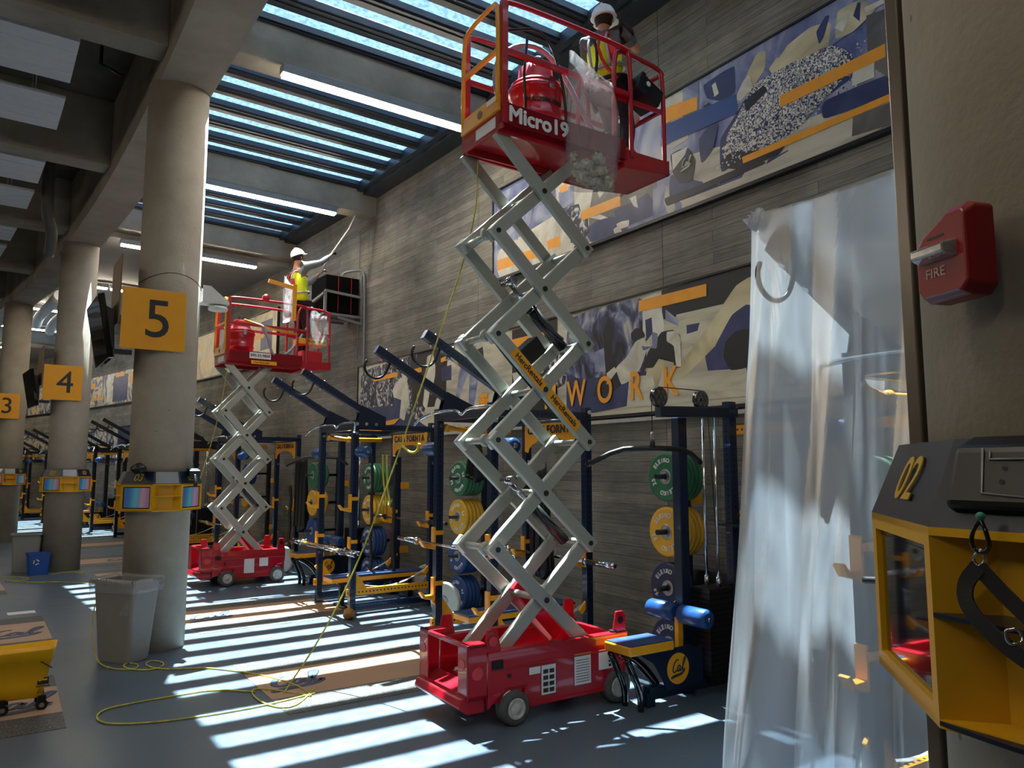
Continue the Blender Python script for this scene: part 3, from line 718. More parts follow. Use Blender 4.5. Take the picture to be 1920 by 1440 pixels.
DEB = mat('plaster_rubble', '#b8b09a', .9, var=.35, scale=30, bump=.6)
for i in range(44):
    a = random.uniform(1.58, 1.93); z = 4.13+random.random()**1.4*.24; q = -1.0+random.uniform(-.06, .06); rr = random.uniform(.026, .05)
    m = MB(bt); m.sphere((q, a, z), rr, 10, (1, random.uniform(.7, 1.1), random.uniform(.6, .95)))
    for v in m.v:
        v += Vector([random.uniform(-.012, .012) for _ in range(3)])
    m.build('rubble_lump', DEB, b1)
# control box, bucket and rag on the extension
t = T(-.7, .92, 5.2); m = MB(t)
m.bar((-.7, 1.06, 5.32), (-.7, .79, 5.2), .24, .17); m.bar((-.7, .94, 5.34), (-.7, .9, 5.48), .05, .05)
m.cyl((-.82, .96, 5.3), (-.83, .96, 5.3), .035, 16)
o = m.build('control_box', BLK, label='black control box tilted on the extension rail of the front lift', cat='control box', bevel=.012)
m = MB(t); m.cyl((-.831, .96, 5.3), (-.835, .96, 5.3), .024, 16); m.build('dial', LBL, o)
m = MB(t); m.tube([(-.7, .86, 5.46), (-.7, .76, 5.3), (-.7, .77, 5.15)], .012, 8); m.build('bracket', BLK, o)
t = T(-.55, 1.0, DK-.04); m = MB(t); m.lathe((-.55, 1.05, DK-.04), (0, 0, 1), [(0, .1), (.2, .13), (.215, .14), (.23, .13), (.22, .12), (.02, .095)], 28)
m.build('bucket', mat('orange_red_bucket', '#e03a22', .4), label='orange-red bucket on the extension deck of the front lift', cat='bucket')
def crumple(name, c, r, material, lab, cat, sc=(1, 1, 1), amp=.3, seed=1, group=None):
    random.seed(seed); t = T(c[0], c[1], c[2]-r*sc[2]); m = MB(t); m.sphere(c, r, 22, sc)
    ph = [(random.uniform(3, 9), random.uniform(3, 9), random.uniform(3, 9), random.random()*6) for _ in range(6)]
    k = t.q(*c)
    for i, v in enumerate(m.v):
        d = v-k; n = d/r; f = sum(math.sin(a*n.x+b*n.y+e*n.z+g) for a, b, e, g in ph)/6
        m.v[i] = k+d*(1+amp*f)
    return m.build(name, material, label=lab, cat=cat, group=group)
RAG = mat('white_rag', '#d9d6d0', .9, var=.1)
crumple('rag', (-.45, .84, 5.2), .1, RAG, 'crumpled white rag on the right end of the front lift basket', 'rag', (1, .9, 1.1), .3, 3)
crumple('rag', (-.47, 1.02, 5.38), .085, RAG, 'crumpled white rag behind the black control box', 'rag', (1, .9, 1), .3, 5)
# gear on the far lift
b2, bt2 = bag('white plastic bag hung on the right end of the far lift basket', 7.05, .9, 1.22, 4.5, 3.9, .1)
b3, bt3 = bag('white plastic bag draped upright beside the far worker', 7.0, 1.52, 1.72, 4.95, 4.3, .06)
t = T(7.2, 1.12, 3.56); m = MB(t); m.box(7.1, 7.35, .95, 1.32, 3.62, 3.84); m.box(7.15, 7.3, 1.0, 1.27, 3.56, 3.62)
o = m.build('red_toolbox', REDB, label='red toolbox on the deck of the far lift', cat='toolbox', bevel=.03)
t = T(7.15, 1.15, 3.95); m = MB(t); m.box(7.02, 7.3, .92, 1.42, 3.93, 4.03); o = m.build('yellow_tray', YEL, label='yellow tray hung across the basket of the far lift', cat='tray', bevel=.01)
lettering('tray_lettering', 'Kras Duro', .07, INK, t.q(7.017, 1.1, 3.985), (1, 0, 0), (0, 0, 1), o, bold=.001)
t = T(6.98, 1.6, 4.35); m = MB(t); m.box(6.96, 7.0, 1.5, 1.57, 4.3, 4.92); m.bar((6.98, 1.57, 4.86), (6.98, 1.98, 4.92), .05, .06)
m.build('yellow_level', YEL, label='yellow bracketed pole tied upright to the near rail of the far lift', cat='tool')
t = T(6.98, 2.02, 4.45); m = MB(t); m.lathe((6.93, 2.02, 4.62), (0, 1, 0), [(0, .01), (.01, .06), (.05, .06), (.06, .01)], 20); 
m.build('red_lamp', REDB, label='round red and white lamp on the rail of the far lift', cat='lamp')
loose('tool_pole', [(7.0, 2.35, 4.22), (7.0, 1.9, 4.12), (7.02, 1.45, 4.08)], .018, YEL, 'yellow handled pole lashed along the mid rail of the far lift', 'pole', smooth=0)
# ------------------------------------------------------------------ power racks
ROLLM = mat('blue_vinyl', '#173f74', .3, var=.08)
PADB = mat('blue_pad_top', '#24406e', .4)
STRAP = mat('grey_webbing', '#9a9c9c', .8, var=.15, scale=40)
HUBC = STL
def hook_pts(L, s, u, z, r=.085):
    return [(s, u-.07, z+.0)]+[(s, u+.0+r*math.cos(a), z-.13+r*math.sin(a)) for a in [0.25-i*(math.pi*1.12)/9 for i in range(10)]]+[(s, u-r-.075+.07, z-.05)]
def rack(s0, W_, label, dark=False, detail=True, bench=True, tip=2.56):
    sc = s0+W_/2; t = T(sc, 1.25, 0); r = thing('power_rack', t, label, 'power rack', 'power racks along the concrete wall')
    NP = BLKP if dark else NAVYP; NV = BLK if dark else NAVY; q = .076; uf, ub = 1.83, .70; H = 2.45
    for s in (s0, s0+W_):
        for u in (uf, ub):
            m = MB(t); m.bar((s, u, 0.0), (s, u, H), q, q); m.box(s-.07, s+.07, u-.07, u+.07, 0, .012)
            m.build('upright', NP, r)
        m = MB(t); m.bar((s, ub, H-.09), (s, uf, H-.09), q, q); m.build('top_beam', NP, r)
        m = MB(t); m.bar((s, ub, .09), (s, uf, .09), q, q); m.build('base_beam', NP, r)
        # yellow punched side brace with gusset
        m = MB(t); m.bar((s, ub, .27), (s, uf+.07, .27), .05, .085); m.build('side_brace', YELP, r)
        m = MB(t); m.prism([(s-.02, uf-.04, .31), (s-.02, uf-.2, .31), (s-.02, uf-.06, .5), (s-.02, uf-.04, .52)], (.03, 0, 0)); m.build('gusset', YEL, r)
    for u, z in ((uf, H-.09), (ub, H-.09), (ub, .09)):
        m = MB(t); m.bar((s0, u, z), (s0+W_, u, z), q*.9, q); m.build('cross_beam', NP, r)
    # yellow arched name plate between the back uprights
    m = MB(t); pts = [(s0+.04, 2.33), (s0+W_-.04, 2.33), (s0+W_-.04, 2.02)]
    for i in range(11):
        a = math.pi*i/10; pts.append((s0+W_/2+(W_/2-.1)*math.cos(a), 2.0+.16*math.sin(a)))
    pts.append((s0+.04, 2.02)); m.prism([(a, ub+.045, b) for a, b in pts], (0, .008, 0))
    pl = m.build('name_plate', YEL, r)
    if detail:
        word = 'CALIFORNIA'; n = len(word)
        for i, ch in enumerate(word):
            f = (i-(n-1)/2)/(n/2); zz = 2.245+.0*abs(f)-.0; sz = .12
            lettering('name_letter', ch, sz, INK, t.q(s0+W_/2-f*(W_/2-.1), ub+.058, zz), (0, -1, 0), (0, 0, 1), pl, bold=.005, sx=.95)
    # long hooked arms reaching out over the lifter
    for s in (s0+.0, s0+W_):
        m = MB(t); m.bar((s, 1.50, 2.44), (s, tip, 2.44+(tip-1.5)*.557), .07, .085); a = m.build('reach_arm', NP, r)
        m = MB(t); m.prism([(s-.045, 1.42, 2.36), (s-.045, 1.42, 2.50), (s-.045, 1.52, 2.54), (s-.045, 1.76, 2.64), (s-.045, 1.84, 2.36)] if not dark else [(s-.045, 1.42, 2.38), (s-.045, 1.5, 2.5), (s-.045, 1.84, 2.5)], (.008, 0, 0))
        m.prism([(s+.037, 1.42, 2.36), (s+.037, 1.42, 2.50), (s+.037, 1.52, 2.54), (s+.037, 1.76, 2.64), (s+.037, 1.84, 2.36)] if not dark else [(s+.037, 1.42, 2.38), (s+.037, 1.5, 2.5), (s+.037, 1.84, 2.5)], (.008, 0, 0)); m.build('arm_bracket', NV, r)
        m = MB(t); u = tip-.14; z = 2.86-(2.56-tip)*.557
        m.tube([(s, u-.02, z+.06), (s, u-.0, z), (s, u+.03, z-.07), (s, u+.09, z-.12), (s, u+.17, z-.13), (s, u+.245, z-.08), (s, u+.265, z+.0), (s, u+.24, z+.05)], .013, 8, smooth=2)
        m.build('hook', BLK, a)
        if detail:
            m = MB(t)
            for du in (.09, .27):
                uu = tip-du; zz = 2.44+(uu-1.5)*.557
                m.cyl((s, uu+.018, zz-.032), (s, uu+.036, zz-.064), .018, 8); m.cyl((s, uu-.018, zz+.032), (s, uu-.032, zz+.058), .014, 8)
            m.split('chrome_nut', CHR, a)
    if detail:
        m = MB(t)
        for s in (s0-.04, s0+W_-.04):
            for u, z in ((1.83, 2.40), (1.83, 2.28), (1.7, 2.40), (1.56, 2.40), (.7, 2.40), (.7, 1.9)): m.cyl((s, u, z), (s-.02, u, z), .022, 10)
        m.split('bolt_head', CHR, r)
    # bent pull-up bars
    m = MB(t)
    for s in (s0+W_-.02,): m.tube([(s+.3, 1.98, 2.29), (s+.22, 1.92, 2.38), (s+.0, 1.86, 2.42), (sc+.1, 1.86, 2.42), (sc, 1.86, 2.35), (sc-.1, 1.86, 2.42), (s0+.0, 1.86, 2.42), (s0-.2, 1.92, 2.4), (s0-.3, 1.98, 2.28)], .016, 8, smooth=2)
    m.build('pull_up_bar', CHR, r)
    m = MB(t); m.tube([(s0+W_, ub+.12, 2.33), (sc, ub+.12, 2.33), (s0, ub+.12, 2.33)], .02, 8); m.build('straight_bar', STEELD, r)
    # yellow band posts across the top
    m = MB(t); m.tube([(s0+W_+.02, 1.72, 2.26), (s0+W_+.1, 1.42, 2.24), (s0+W_+.04, .9, 2.24)], .032, 10); m.sphere((s0+W_+.02, 1.74, 2.26), .045, 12); m.sphere((s0+W_+.08, 1.4, 2.24), .045, 12)
    m.build('yellow_handle', YEL, r)
    # roll pads outside the front uprights
    for s, d in ((s0-.05, -1), (s0+W_+.05, 1)):
        m = MB(t); R0 = .072; m.lathe((s, 1.80, 2.04), (0, d, 0), [(0, R0*.5), (.02, R0*.95), (.04, R0), (.25, R0), (.27, R0*.93), (.28, R0*.4), (.275, .01)], 24); p = m.build('roll_pad', ROLLM, r)
        m = MB(t); m.cyl((s+d*.26, 1.80, 2.04), (s+d*.29, 1.80, 2.04), .022, 12); m.build('pad_cap', CHR, p)
    # J hooks, spotter hooks and webbing
    def jhook(s, u, z, d=1, par=None):
        m = MB(t); m.box(s-.035, s+.035, u+.04, u+.062, z-.02, z+.2)
        m.prism([(s-.03, u+.04, z-.03), (s-.03, u+.17, z+.0), (s-.03, u+.21, z+.06), (s-.03, u+.19, z+.07), (s-.03, u+.15, z+.025), (s-.03, u+.04, z+.03)], (.06, 0, 0))
        m.box(s-.045, s+.045, u-.045, u+.045, z+.12, z+.165)
        return m.build('bar_hook', YEL, r, bevel=.004)
    hz = 1.03 if bench == 1 else .76
    for s in (s0, s0+W_):
        jhook(s, uf, hz); jhook(s, ub, hz-.15 if bench == 1 else 1.05); jhook(s, uf, 1.3 if bench != 1 else .52)
        m = MB(t); m.bar((s, uf+.05, .5), (s, uf-.12, .32), .03, .06); m.build('strap_holder', YEL, r, bevel=.008)
        m = MB(t); m.bar((s, ub+.1, .42), (s, ub-.06, .58), .03, .06); m.build('strap_holder', YEL, r, bevel=.008)
        m = MB(t); pts = [(s+.03, uf-.1-(uf-ub-.15)*f, .36-.11*math.sin(math.pi*f)+.12*f) for f in [i/10 for i in range(11)]]
        for a, b in zip(pts, pts[1:]): m.bar(a, b, .045, .008)
        m.build('safety_strap', STRAP, r)
    if detail:
        # plate pegs low on the wall side
        for z in (.12,):
            m = MB(t); m.cyl((s0-.04, ub+.0, z), (s0-.36, ub, z), .025, 14); m.build('storage_peg', BLK, r)
    return r, t
def bench(s, u0, u1, z, label, W0=.3):
    t = T(s, (u0+u1)/2, 0); r = thing('weight_bench', t, label, 'bench', 'blue and yellow benches')
    m = MB(t); m.box(s-W0/2, s+W0/2, u0, u1, z-.02, z); m.build('pad_top', PADB, r, bevel=.006)
    m = MB(t); m.box(s-W0/2, s+W0/2, u0, u1, z-.075, z-.02); m.build('pad_side', YEL, r, bevel=.008)
    m = MB(t); m.bar((s, u1-.15, z-.1), (s, u0+.15, z-.1), .07, .05)
    m.build('spine', BLK, r)
    for u in (u0+.2, u1-.2):
        m = MB(t); m.bar((s, u, 0.02), (s, u, z-.1), .06, .06); m.box(s-.2, s+.2, u-.03, u+.03, 0, .04); m.build('leg', BLK, r)
    m = MB(t)
    for i in range(9):
        a = math.pi*.5*i/8; 
    pts = [(s+.06, u1-.15-.22*math.sin(a), z-.1-.26*(1-math.cos(a))) for a in [math.pi*.5*i/8 for i in range(9)]]
    m.tube(pts, .018, 8); m.build('curved_brace', YEL, r)
    return r
def barbell(s, u, z, label, L=2.2, sk=0.0, chrome=True):
    t = T(s, u, z); r = thing('barbell', t, label, 'barbell', 'loose barbells racked without plates'); a = sk
    A = lambda x: (s+x*math.cos(a), u+x*math.sin(a), z)
    M1 = CHR if chrome else mat('dark_bar_steel', '#5c5450', .35, .8)
    m = MB(t); m.cyl(A(-.66), A(.66), .0145, 12); m.build('shaft', M1, r)
    for d in (-1, 1):
        m = MB(t); m.cyl(A(.66*d), A(.70*d), .038, 16); m.cyl(A(.70*d), A(L/2*d), .0255, 16); sl = m.build('sleeve', M1, r)
        m = MB(t); m.cyl(A(L/2*d), A((L/2+.002)*d), .018, 12); m.build('end_cap', BLK, sl)
    return r
rack(.45, 1.05, 'navy power rack right behind the tall front lift', bench=1)
rack(3.75, 1.1, 'navy power rack left of the front lift, with two chrome bars on its front hooks', bench=2)
rack(8.7, 1.05, 'navy power rack partly behind the scissor arms of the far lift', bench=2)
rack(-4.38, 1.08, 'navy power rack shrouded under the clear plastic sheet', bench=2, tip=2.43)
bench(.98, .55, 1.85, .44, 'blue and yellow bench inside the rack behind the front lift')
bench(4.25, .55, 1.95, .42, 'blue and yellow bench inside the rack left of the front lift')
barbell(1.0, 1.98, 1.08, 'chrome barbell on the room-side hooks of the rack behind the front lift')
barbell(.98, .84, .93, 'chrome barbell on the wall-side hooks of the rack behind the front lift')
barbell(4.3, 1.98, .81, 'upper of two chrome barbells on the rack left of the front lift')
barbell(4.25, 2.06, .80, 'chrome barbell lying in front of its twin on the rack left of the front lift')
barbell(4.2, .84, 1.12, 'dark steel barbell on the wall-side hooks of the rack left of the front lift', chrome=False)
barbell(9.2, 1.98, .8, 'chrome barbell on the rack behind the scissor arms of the far lift')
# ------------------------------------------------------------------ plate towers and plates
PC = {'green': mat('plate_green', '#2c6a45', .5, var=.06), 'yellow': mat('plate_yellow', '#dca92a', .5, var=.06), 'blue': mat('plate_blue', '#1f4480', .5, var=.06), 'white': mat('plate_white', '#b9b5a8', .55), 'navy': mat('plate_navy', '#2a3153', .5)}
PROTO = {}
def plate_proto(col, num, txt):
    k = (col, num, txt)
    if k in PROTO: return PROTO[k]
    t = T(0, 0, 0); t.place = 0; R0 = .225
    r = bpy.data.objects.new('bumper_plate', None); COL.objects.link(r); r.empty_display_size = .05
    r['category'] = 'weight plate'
    m = MB(); m.lathe((0, 0, 0), (-1, 0, 0), [(.004, .07), (.002, .11), (.004, .16), (.008, .19), (.008, .205), (.004, .215), (-.005, .225), (-.043, .225), (-.052, .215), (-.05, .07)], 44, raw=True)
    d = m.build('disc', PC[col], r)
    m = MB(); m.lathe((0, 0, 0), (-1, 0, 0), [(-.052, .026), (-.052, .07), (.006, .07), (.01, .06), (.006, .03), (.002, .026)], 28, raw=True); m.build('hub', HUBC, r)
    if txt:
        for ang, w, sz in ((90, 'ELEIKO', .055), (270, 'ELEIKO', .055), (0, num, .06), (180, num, .06)):
            n = len(w)
            for i, ch in enumerate(w):
                th = math.radians(ang+20-(i-(n-1)/2)*14); rr = .15
                up = Vector((0, math.cos(th)*1, math.sin(th))); rt = Vector((0, math.sin(th), -math.cos(th)))
                # seen from the room (looking towards +x) right is -y
                up = Vector((0, -math.cos(th), math.sin(th))); rt = Vector((0, -math.sin(th), -math.cos(th)))
                lettering('plate_letter', ch, sz, WHT, Vector((-.0065, 0, 0))+up*rr, rt, up, d, bold=.0018, ext=.003)
    PROTO[k] = r; r['used'] = 0; return r
def put_plate(s, u, z, col, num, txt, label, group, rz=0):
    pr = plate_proto(col, num, txt); p = P(s, u, z)
    if not pr.get('used'): pr['used'] = 1; o = pr; o.location = p; o.rotation_euler = (0, 0, s/RAD+rz); o['label'] = label; o['group'] = group
    else: o = dup(pr, p, s/RAD+rz, label, group)
    return o
ORD = ['outermost', 'second', 'third', 'fourth', 'fifth', 'sixth']
def tower(s, where, rows, u_face=.72, dark=False, full=True):
    t = T(s, .3, 0); r = thing('plate_tower', t, f'navy plate storage tower {where}', 'plate rack', 'plate towers against the wall')
    m = MB(t); m.bar((s, .3, 0), (s, .3, 2.0), .076, .076); m.box(s-.3, s+.3, .25, .35, 0, .05); m.build('post', BLKP if dark else NAVYP, r)
    m = MB(t); m.box(s-.04, s+.04, .12, .27, .5, .6); m.box(s-.04, s+.04, .12, .27, 1.5, 1.6); m.split('wall_bracket', YEL, r)
    for ri, (z, col, num, n) in enumerate(rows):
        m = MB(t); m.cyl((s, .34, z), (s, u_face+.12, z), .024, 14); m.build('peg', BLK, r)
        for k in range(n):
            put_plate(s, u_face-.055*k, z-.0015, col, num, full and k == 0, f'{col} bumper plate, {ORD[k]} on the {["top","second","third","bottom"][ri]} peg of the tower {where}', 'bumper plates hung on the towers')
    return r
R4 = [(1.70, 'green', '25', 5), (1.21, 'yellow', '35', 5), (.72, 'blue', '45', 4), (.245, 'blue', '45', 4)]
tower(3.0, 'between the near racks', R4)
tower(-.52, 'by the near machine', [(1.76, 'green', '25', 5), (1.26, 'yellow', '35', 5), (.76, 'navy', '45', 2), (.27, 'navy', '45', 2)], .55)
tower(5.5, 'left of the second rack', [(1.68, 'green', '25', 5), (1.19, 'yellow', '35', 5), (.71, 'blue', '45', 4), (.245, 'blue', '45', 4)], .8)
tower(7.75, 'behind the far lift', [(1.70, 'green', '25', 4), (1.21, 'yellow', '35', 4), (.72, 'blue', '45', 3)], .8, full=False)
tower(-2.7, 'behind the plastic sheet', [(1.70, 'green', '25', 3), (1.21, 'yellow', '35', 3), (.72, 'blue', '45', 3)], .8, full=False)
for s, u, z, l in ((2.75, 1.05, .225, 'white bumper plate standing by the tower between the racks'), (4.35, .42, .225, 'white bumper plate standing at the wall inside the rack left of the front lift'), (8.0, 1.2, .225, 'white bumper plate standing beyond the far lift base'), (7.0, .62, .225, 'white bumper plate leaning behind the far cable machine seat')):
    put_plate(s, u, z, 'white', '10', False, l, 'white bumper plates standing on the floor', .35)
# ------------------------------------------------------------------ lat pulldown machines
def lat(s, lab, cal=True, dark=False):
    t = T(s, .9, 0); r = thing('cable_machine', t, lab, 'cable machine', 'lat pulldown cable machines'); n = s-.12
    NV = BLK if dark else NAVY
    m = MB(t); m.bar((s+.1, .80, 0.0), (s+.1, .80, 2.27), .09, .10); m.build('front_post', NV, r, bevel=.008)
    m = MB(t); m.bar((s-.02, .30, 0), (s-.02, .30, 2.42), .076, .09); m.build('rear_post', BLKP if dark else NAVYP, r)
    m = MB(t); m.bar((s-.02, .22, 2.33), (s-.02, 1.16, 2.30), .075, .09); m.build('top_beam', NV, r, bevel=.008)
    m = MB(t); m.bar((s-.02, .2, .1), (s-.02, 1.34, .1), .076, .09); m.box(s-.05, s+.02, 1.28, 1.36, 0, .1); m.box(s-.06, s+.02, .2, .3, 0, .06); m.build('base_beam', NV, r)
    for u, rr in ((1.15, .082), (.66, .08)):
        m = MB(t); m.lathe((s-.045, u, 2.42), (0, 1, 0), [(0, rr*.93), (0, rr), (.012, rr*.9), (.028, rr*.9), (.04, rr), (.04, rr*.93)], 28); p = m.build('pulley', BLKG, r)
        m = MB(t)
        for i in range(6): a = i*math.pi/3; m.cyl((s-.05, u+.05*math.cos(a), 2.42+.05*math.sin(a)), (s-.046, u+.05*math.cos(a), 2.42+.05*math.sin(a)), .017, 12)
        m.cyl((s-.056, u, 2.42), (s-.046, u, 2.42), .012, 10)
        m.split('pulley_hole', mat('pulley_hole_grey', '#4a4c4e', .6), p)
    m = MB(t); m.tube([(s-.025, 1.232, 2.42), (s-.025, 1.232, 2.12)], .004, 6); m.tube([(s-.025, 1.15, 2.505), (s-.025, .66, 2.50)], .004, 6); m.tube([(s-.025, .58, 2.42), (s-.025, .5, .95)], .004, 6); m.split('cable', BLK, r)
    m = MB(t); m.tube([(s-.025, 1.232, 2.14), (s-.025, 1.25, 2.10), (s-.025, 1.232, 2.05), (s-.025, 1.215, 2.10), (s-.025, 1.232, 2.14)], .006, 6); m.build('carabiner', CHR, r)
    m = MB(t); c = (s-.025, 1.232, 2.0); m.cyl((s-.025, 1.232, 2.0), (s-.025, 1.232, 2.06), .022, 12)
    m.tube([(s-.14, .80, 1.88), (s-.12, .93, 1.985), (s-.07, 1.13, 2.0), (s+.02, 1.3, 2.0), (s+.15, 1.45, 1.99), (s+.3, 1.66, 1.86)], .021, 12, smooth=1)
    m.build('pulldown_bar', BLK, r)
    for ds in (-.07, .06):
        m = MB(t); m.cyl((s+ds, .55, .85), (s+ds, .55, 2.27), .012, 12); m.cyl((s+ds, .55, .85), (s+ds, .55, .93), .022, 12); m.build('guide_rod', CHR, r)
    m = MB(t)
    for i in range(17): m.box(s-.12, s+.1, .42, .72, .1+i*.044, .14+i*.044)
    m.box(s-.11, s+.09, .43, .71, .09, .84)
    m.build('weight_stack', BLK, r)
    # side plate with the round badge
    m = MB(t); o = [(.36, .14), (1.28, .14), (1.22, .18), (1.18, .30), (1.26, .42), (1.35, .46), (1.0, .46), (.93, .40), (.84, .39), (.76, .44), (.76, .14)]
    o = [(.80, .12), (1.20, .12), (1.24, .2), (1.34, .34), (1.5, .43), (1.02, .43), (.95, .44), (.86, .40), (.80, .42)]
    m.prism([(s-.10, u, z) for u, z in o], (.012, 0, 0)); m.build('side_plate', NV, r)
    m = MB(t); m.cyl((s-.101, 1.08, .27), (s-.106, 1.08, .27), .118, 40); bd = m.build('round_badge', YEL, r)
    if cal:
        m = MB(t); calmark(m, t.q(s-.108, 1.07, .275), (1, 0, 0), (0, 0, 1), .08, .0055); m.build('badge_script', INK, bd)
    # seat
    m = MB(t); m.box(s-.15, s+.15, 1.16, 1.62, .43, .5); m.build('seat_side', YEL, r, bevel=.012)
    m = MB(t); m.box(s-.14, s+.14, 1.17, 1.61, .5, .507); m.build('seat_top', PADB, r)
    # leg rollers
    for d in (-1, 1):
        m = MB(t); R0 = .075; m.lathe((s-.02+d*.03, .98, .67), (0, d, 0), [(0, R0*.6), (.015, R0), (.27, R0), (.29, R0*.9), (.3, R0*.3), (.29, .01)], 26); p = m.build('roll_pad', ROLLM, r)
        m = MB(t); m.cyl((s-.02+d*.32, .98, .67), (s-.02+d*.34, .98, .67), .016, 10); m.build('pad_cap', CHR, p)
    m = MB(t); m.bar((s-.02, .98, .4), (s-.02, .98, .64), .04, .05); m.build('roller_post', YEL, r)
    # black hooked legs under the seat front
    for ds in (-.08, .1):
        m = MB(t); m.tube([(s+ds, 1.6, .42), (s+ds, 1.5, .22), (s+ds, 1.46, .12), (s+ds, 1.46, 0)], .026, 12, smooth=1); m.build('seat_leg', BLKG, r)
    m = MB(t); m.tube([(s+.1, 1.52, .42), (s+.1, 1.3, .3), (s+.02, 1.18, .12), (s+.0, 1.22, .04)], .035, 12, smooth=2); m.build('curved_leg', BLKG, r)
    return r
lat(-1.05, 'navy cable pulldown machine with yellow badge, right of the front lift')
lat(6.45, 'navy cable pulldown machine with a yellow badge beside the far lift')
# yellow punched rails, shelf and blue box on the wall behind the near cable machine
t = T(-1.6, .12, 1.3); r = thing('wall_rail_frame', t, 'yellow punched rails with a shelf, on the wall behind the near cable machine', 'storage frame')
for z in (2.18, 1.42, .88):
    m = MB(t); m.bar((-.95, .12, z), (-2.6, .12, z), .05, .08); m.build('rail', YELP, r)
m = MB(t); m.box(-2.4, -1.0, .1, .4, 1.34, 1.36); m.build('shelf', BLK, r)
m = MB(t); m.bar((-2.0, .14, 1.9), (-2.0, .14, 2.3), .03, .06); m.build('rail_stop', YEL, r)
t = T(-1.5, .25, 1.47); m = MB(t); m.prism([(-1.28, .16, 1.465), (-1.28, .38, 1.465), (-1.28, .34, 1.66), (-1.28, .16, 1.66)], (-.3, 0, 0)); m.build('blue_box', mat('bright_blue_box', '#1f6fb5', .5), label='bright blue box on the shelf behind the near cable machine', cat='box')
t = T(-.35, .1, 0); m = MB(t); m.prism([(-.2, .42, 0), (-.95, .42, 0), (-.95, .2, .9), (-.48, .2, .9)], (0, -.03, 0)); m.build('perforated_mat', BLK, label='black slanted mat leaning on the wall behind the near cable machine', cat='mat')
# dark racks further down the hall
FR = [(12.0, 'fourth'), (16.2, 'fifth'), (19.6, 'sixth'), (23.6, 'seventh'), (27.0, 'eighth'), (30.4, 'ninth')]
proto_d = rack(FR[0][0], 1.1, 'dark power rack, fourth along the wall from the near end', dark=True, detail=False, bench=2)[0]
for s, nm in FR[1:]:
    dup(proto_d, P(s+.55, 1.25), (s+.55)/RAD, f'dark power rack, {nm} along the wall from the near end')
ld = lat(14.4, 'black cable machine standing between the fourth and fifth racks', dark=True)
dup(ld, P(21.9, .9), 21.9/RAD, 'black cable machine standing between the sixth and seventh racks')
for s, w in ((11.2, 'by the fourth rack'), (17.6, 'by the fifth rack')):
    tower(s, w, [(1.7, 'blue', '45', 3), (1.2, 'yellow', '35', 3)], .8, True, False)
# hanging straps, chains and bands
CHN = mat('dark_chain', '#3b3733', .5, .7)
def hang(name, s, u, z1, z0, r, material, lab, cat, sway=.02, group=None):
    n = 10; return loose(name, [(s+sway*math.sin(i*1.3), u+sway*math.cos(i*1.7), z1+(z0-z1)*i/n) for i in range(n+1)], r, material, lab, cat, group=group)
hang('chain', 4.55, 1.2, 2.0, .35, .022, CHN, 'left chain hanging inside the rack left of the front lift', 'chain', .012)
hang('chain', 4.25, 1.0, 2.0, .3, .022, CHN, 'right chain hanging inside the rack left of the front lift', 'chain', .012)
hang('chain', 8.5, .9, 1.5, .2, .03, CHN, 'chain hanging beside the rack behind the far lift', 'chain', .015)
YB = mat('yellow_band', '#b3a53a', .6)
for s, a, l in ((3.5, 0, 'left'), (3.38, .04, 'right')):
    loose('suspension_strap', [(s, 1.55, 2.0), (s-.02, 1.55, 1.75), (s-.03+a, 1.52, 1.5), (s-.07, 1.52, 1.4), (s-.02, 1.52, 1.35), (s+.02, 1.52, 1.42)], .012, YB, f'{l} yellow suspension strap hanging from the rack left of the front lift', 'strap')
loose('yellow_band', [(3.55, 1.3, 2.16), (3.4, 1.3, 2.1), (3.25, 1.28, 2.02), (3.1, 1.26, 2.04), (3.06, 1.26, 2.14)], .018, YB, 'yellow rubber band looped over the top of the rack left of the front lift', 'band')
def cloth(name, s0, s1, u, z1, z0, material, lab, cat, seed=0):
    t = T((s0+s1)/2, u, z0); m = MB(t); N, K = 26, 14
    for i in range(K+1):
        for j in range(N+1):
            f = j/N; s = s0+(s1-s0)*f; g = i/K
            m.v.append(t.q(s+.03*math.sin(g*3+seed), u+(.02+.05*g)*math.sin(f*19+seed+g), z1+(z0-z1)*g+(.05*math.sin(f*7+seed) if i in (0, K) else 0)))
    for i in range(K):
        for j in range(N): a = i*(N+1)+j; m.face([a, a+1, a+N+2, a+N+1], None, True)
    return m.build(name, material, label=lab, cat=cat, solid=.008)
cloth('black_cover', 8.05, 8.55, .75, 2.0, .7, BLK, 'black cloth hanging beside the rack behind the far lift', 'cloth', 1)
cloth('black_bands', .75, 1.05, .95, 1.85, .75, BLK, 'black cluster of bands hanging inside the rack behind the front lift', 'bands', 2)
cloth('black_straps', 1.7, 1.95, 1.2, 2.14, 1.72, BLK, 'black straps bundled beside the roll pad of the rack behind the front lift', 'straps', 3)
crumple('medicine_ball', (1.05, 1.3, .12), .12, mat('brown_leather', '#a8704a', .6), 'brown medicine ball under the bench behind the front lift', 'ball', amp=.02)
crumple('weight_collar', (3.45, 1.98, .07), .07, mat('bronze_collar', '#a97a3c', .5, .3), 'bronze knobbed clamp on the foot of the rack left of the front lift', 'clamp', amp=.35, seed=9)
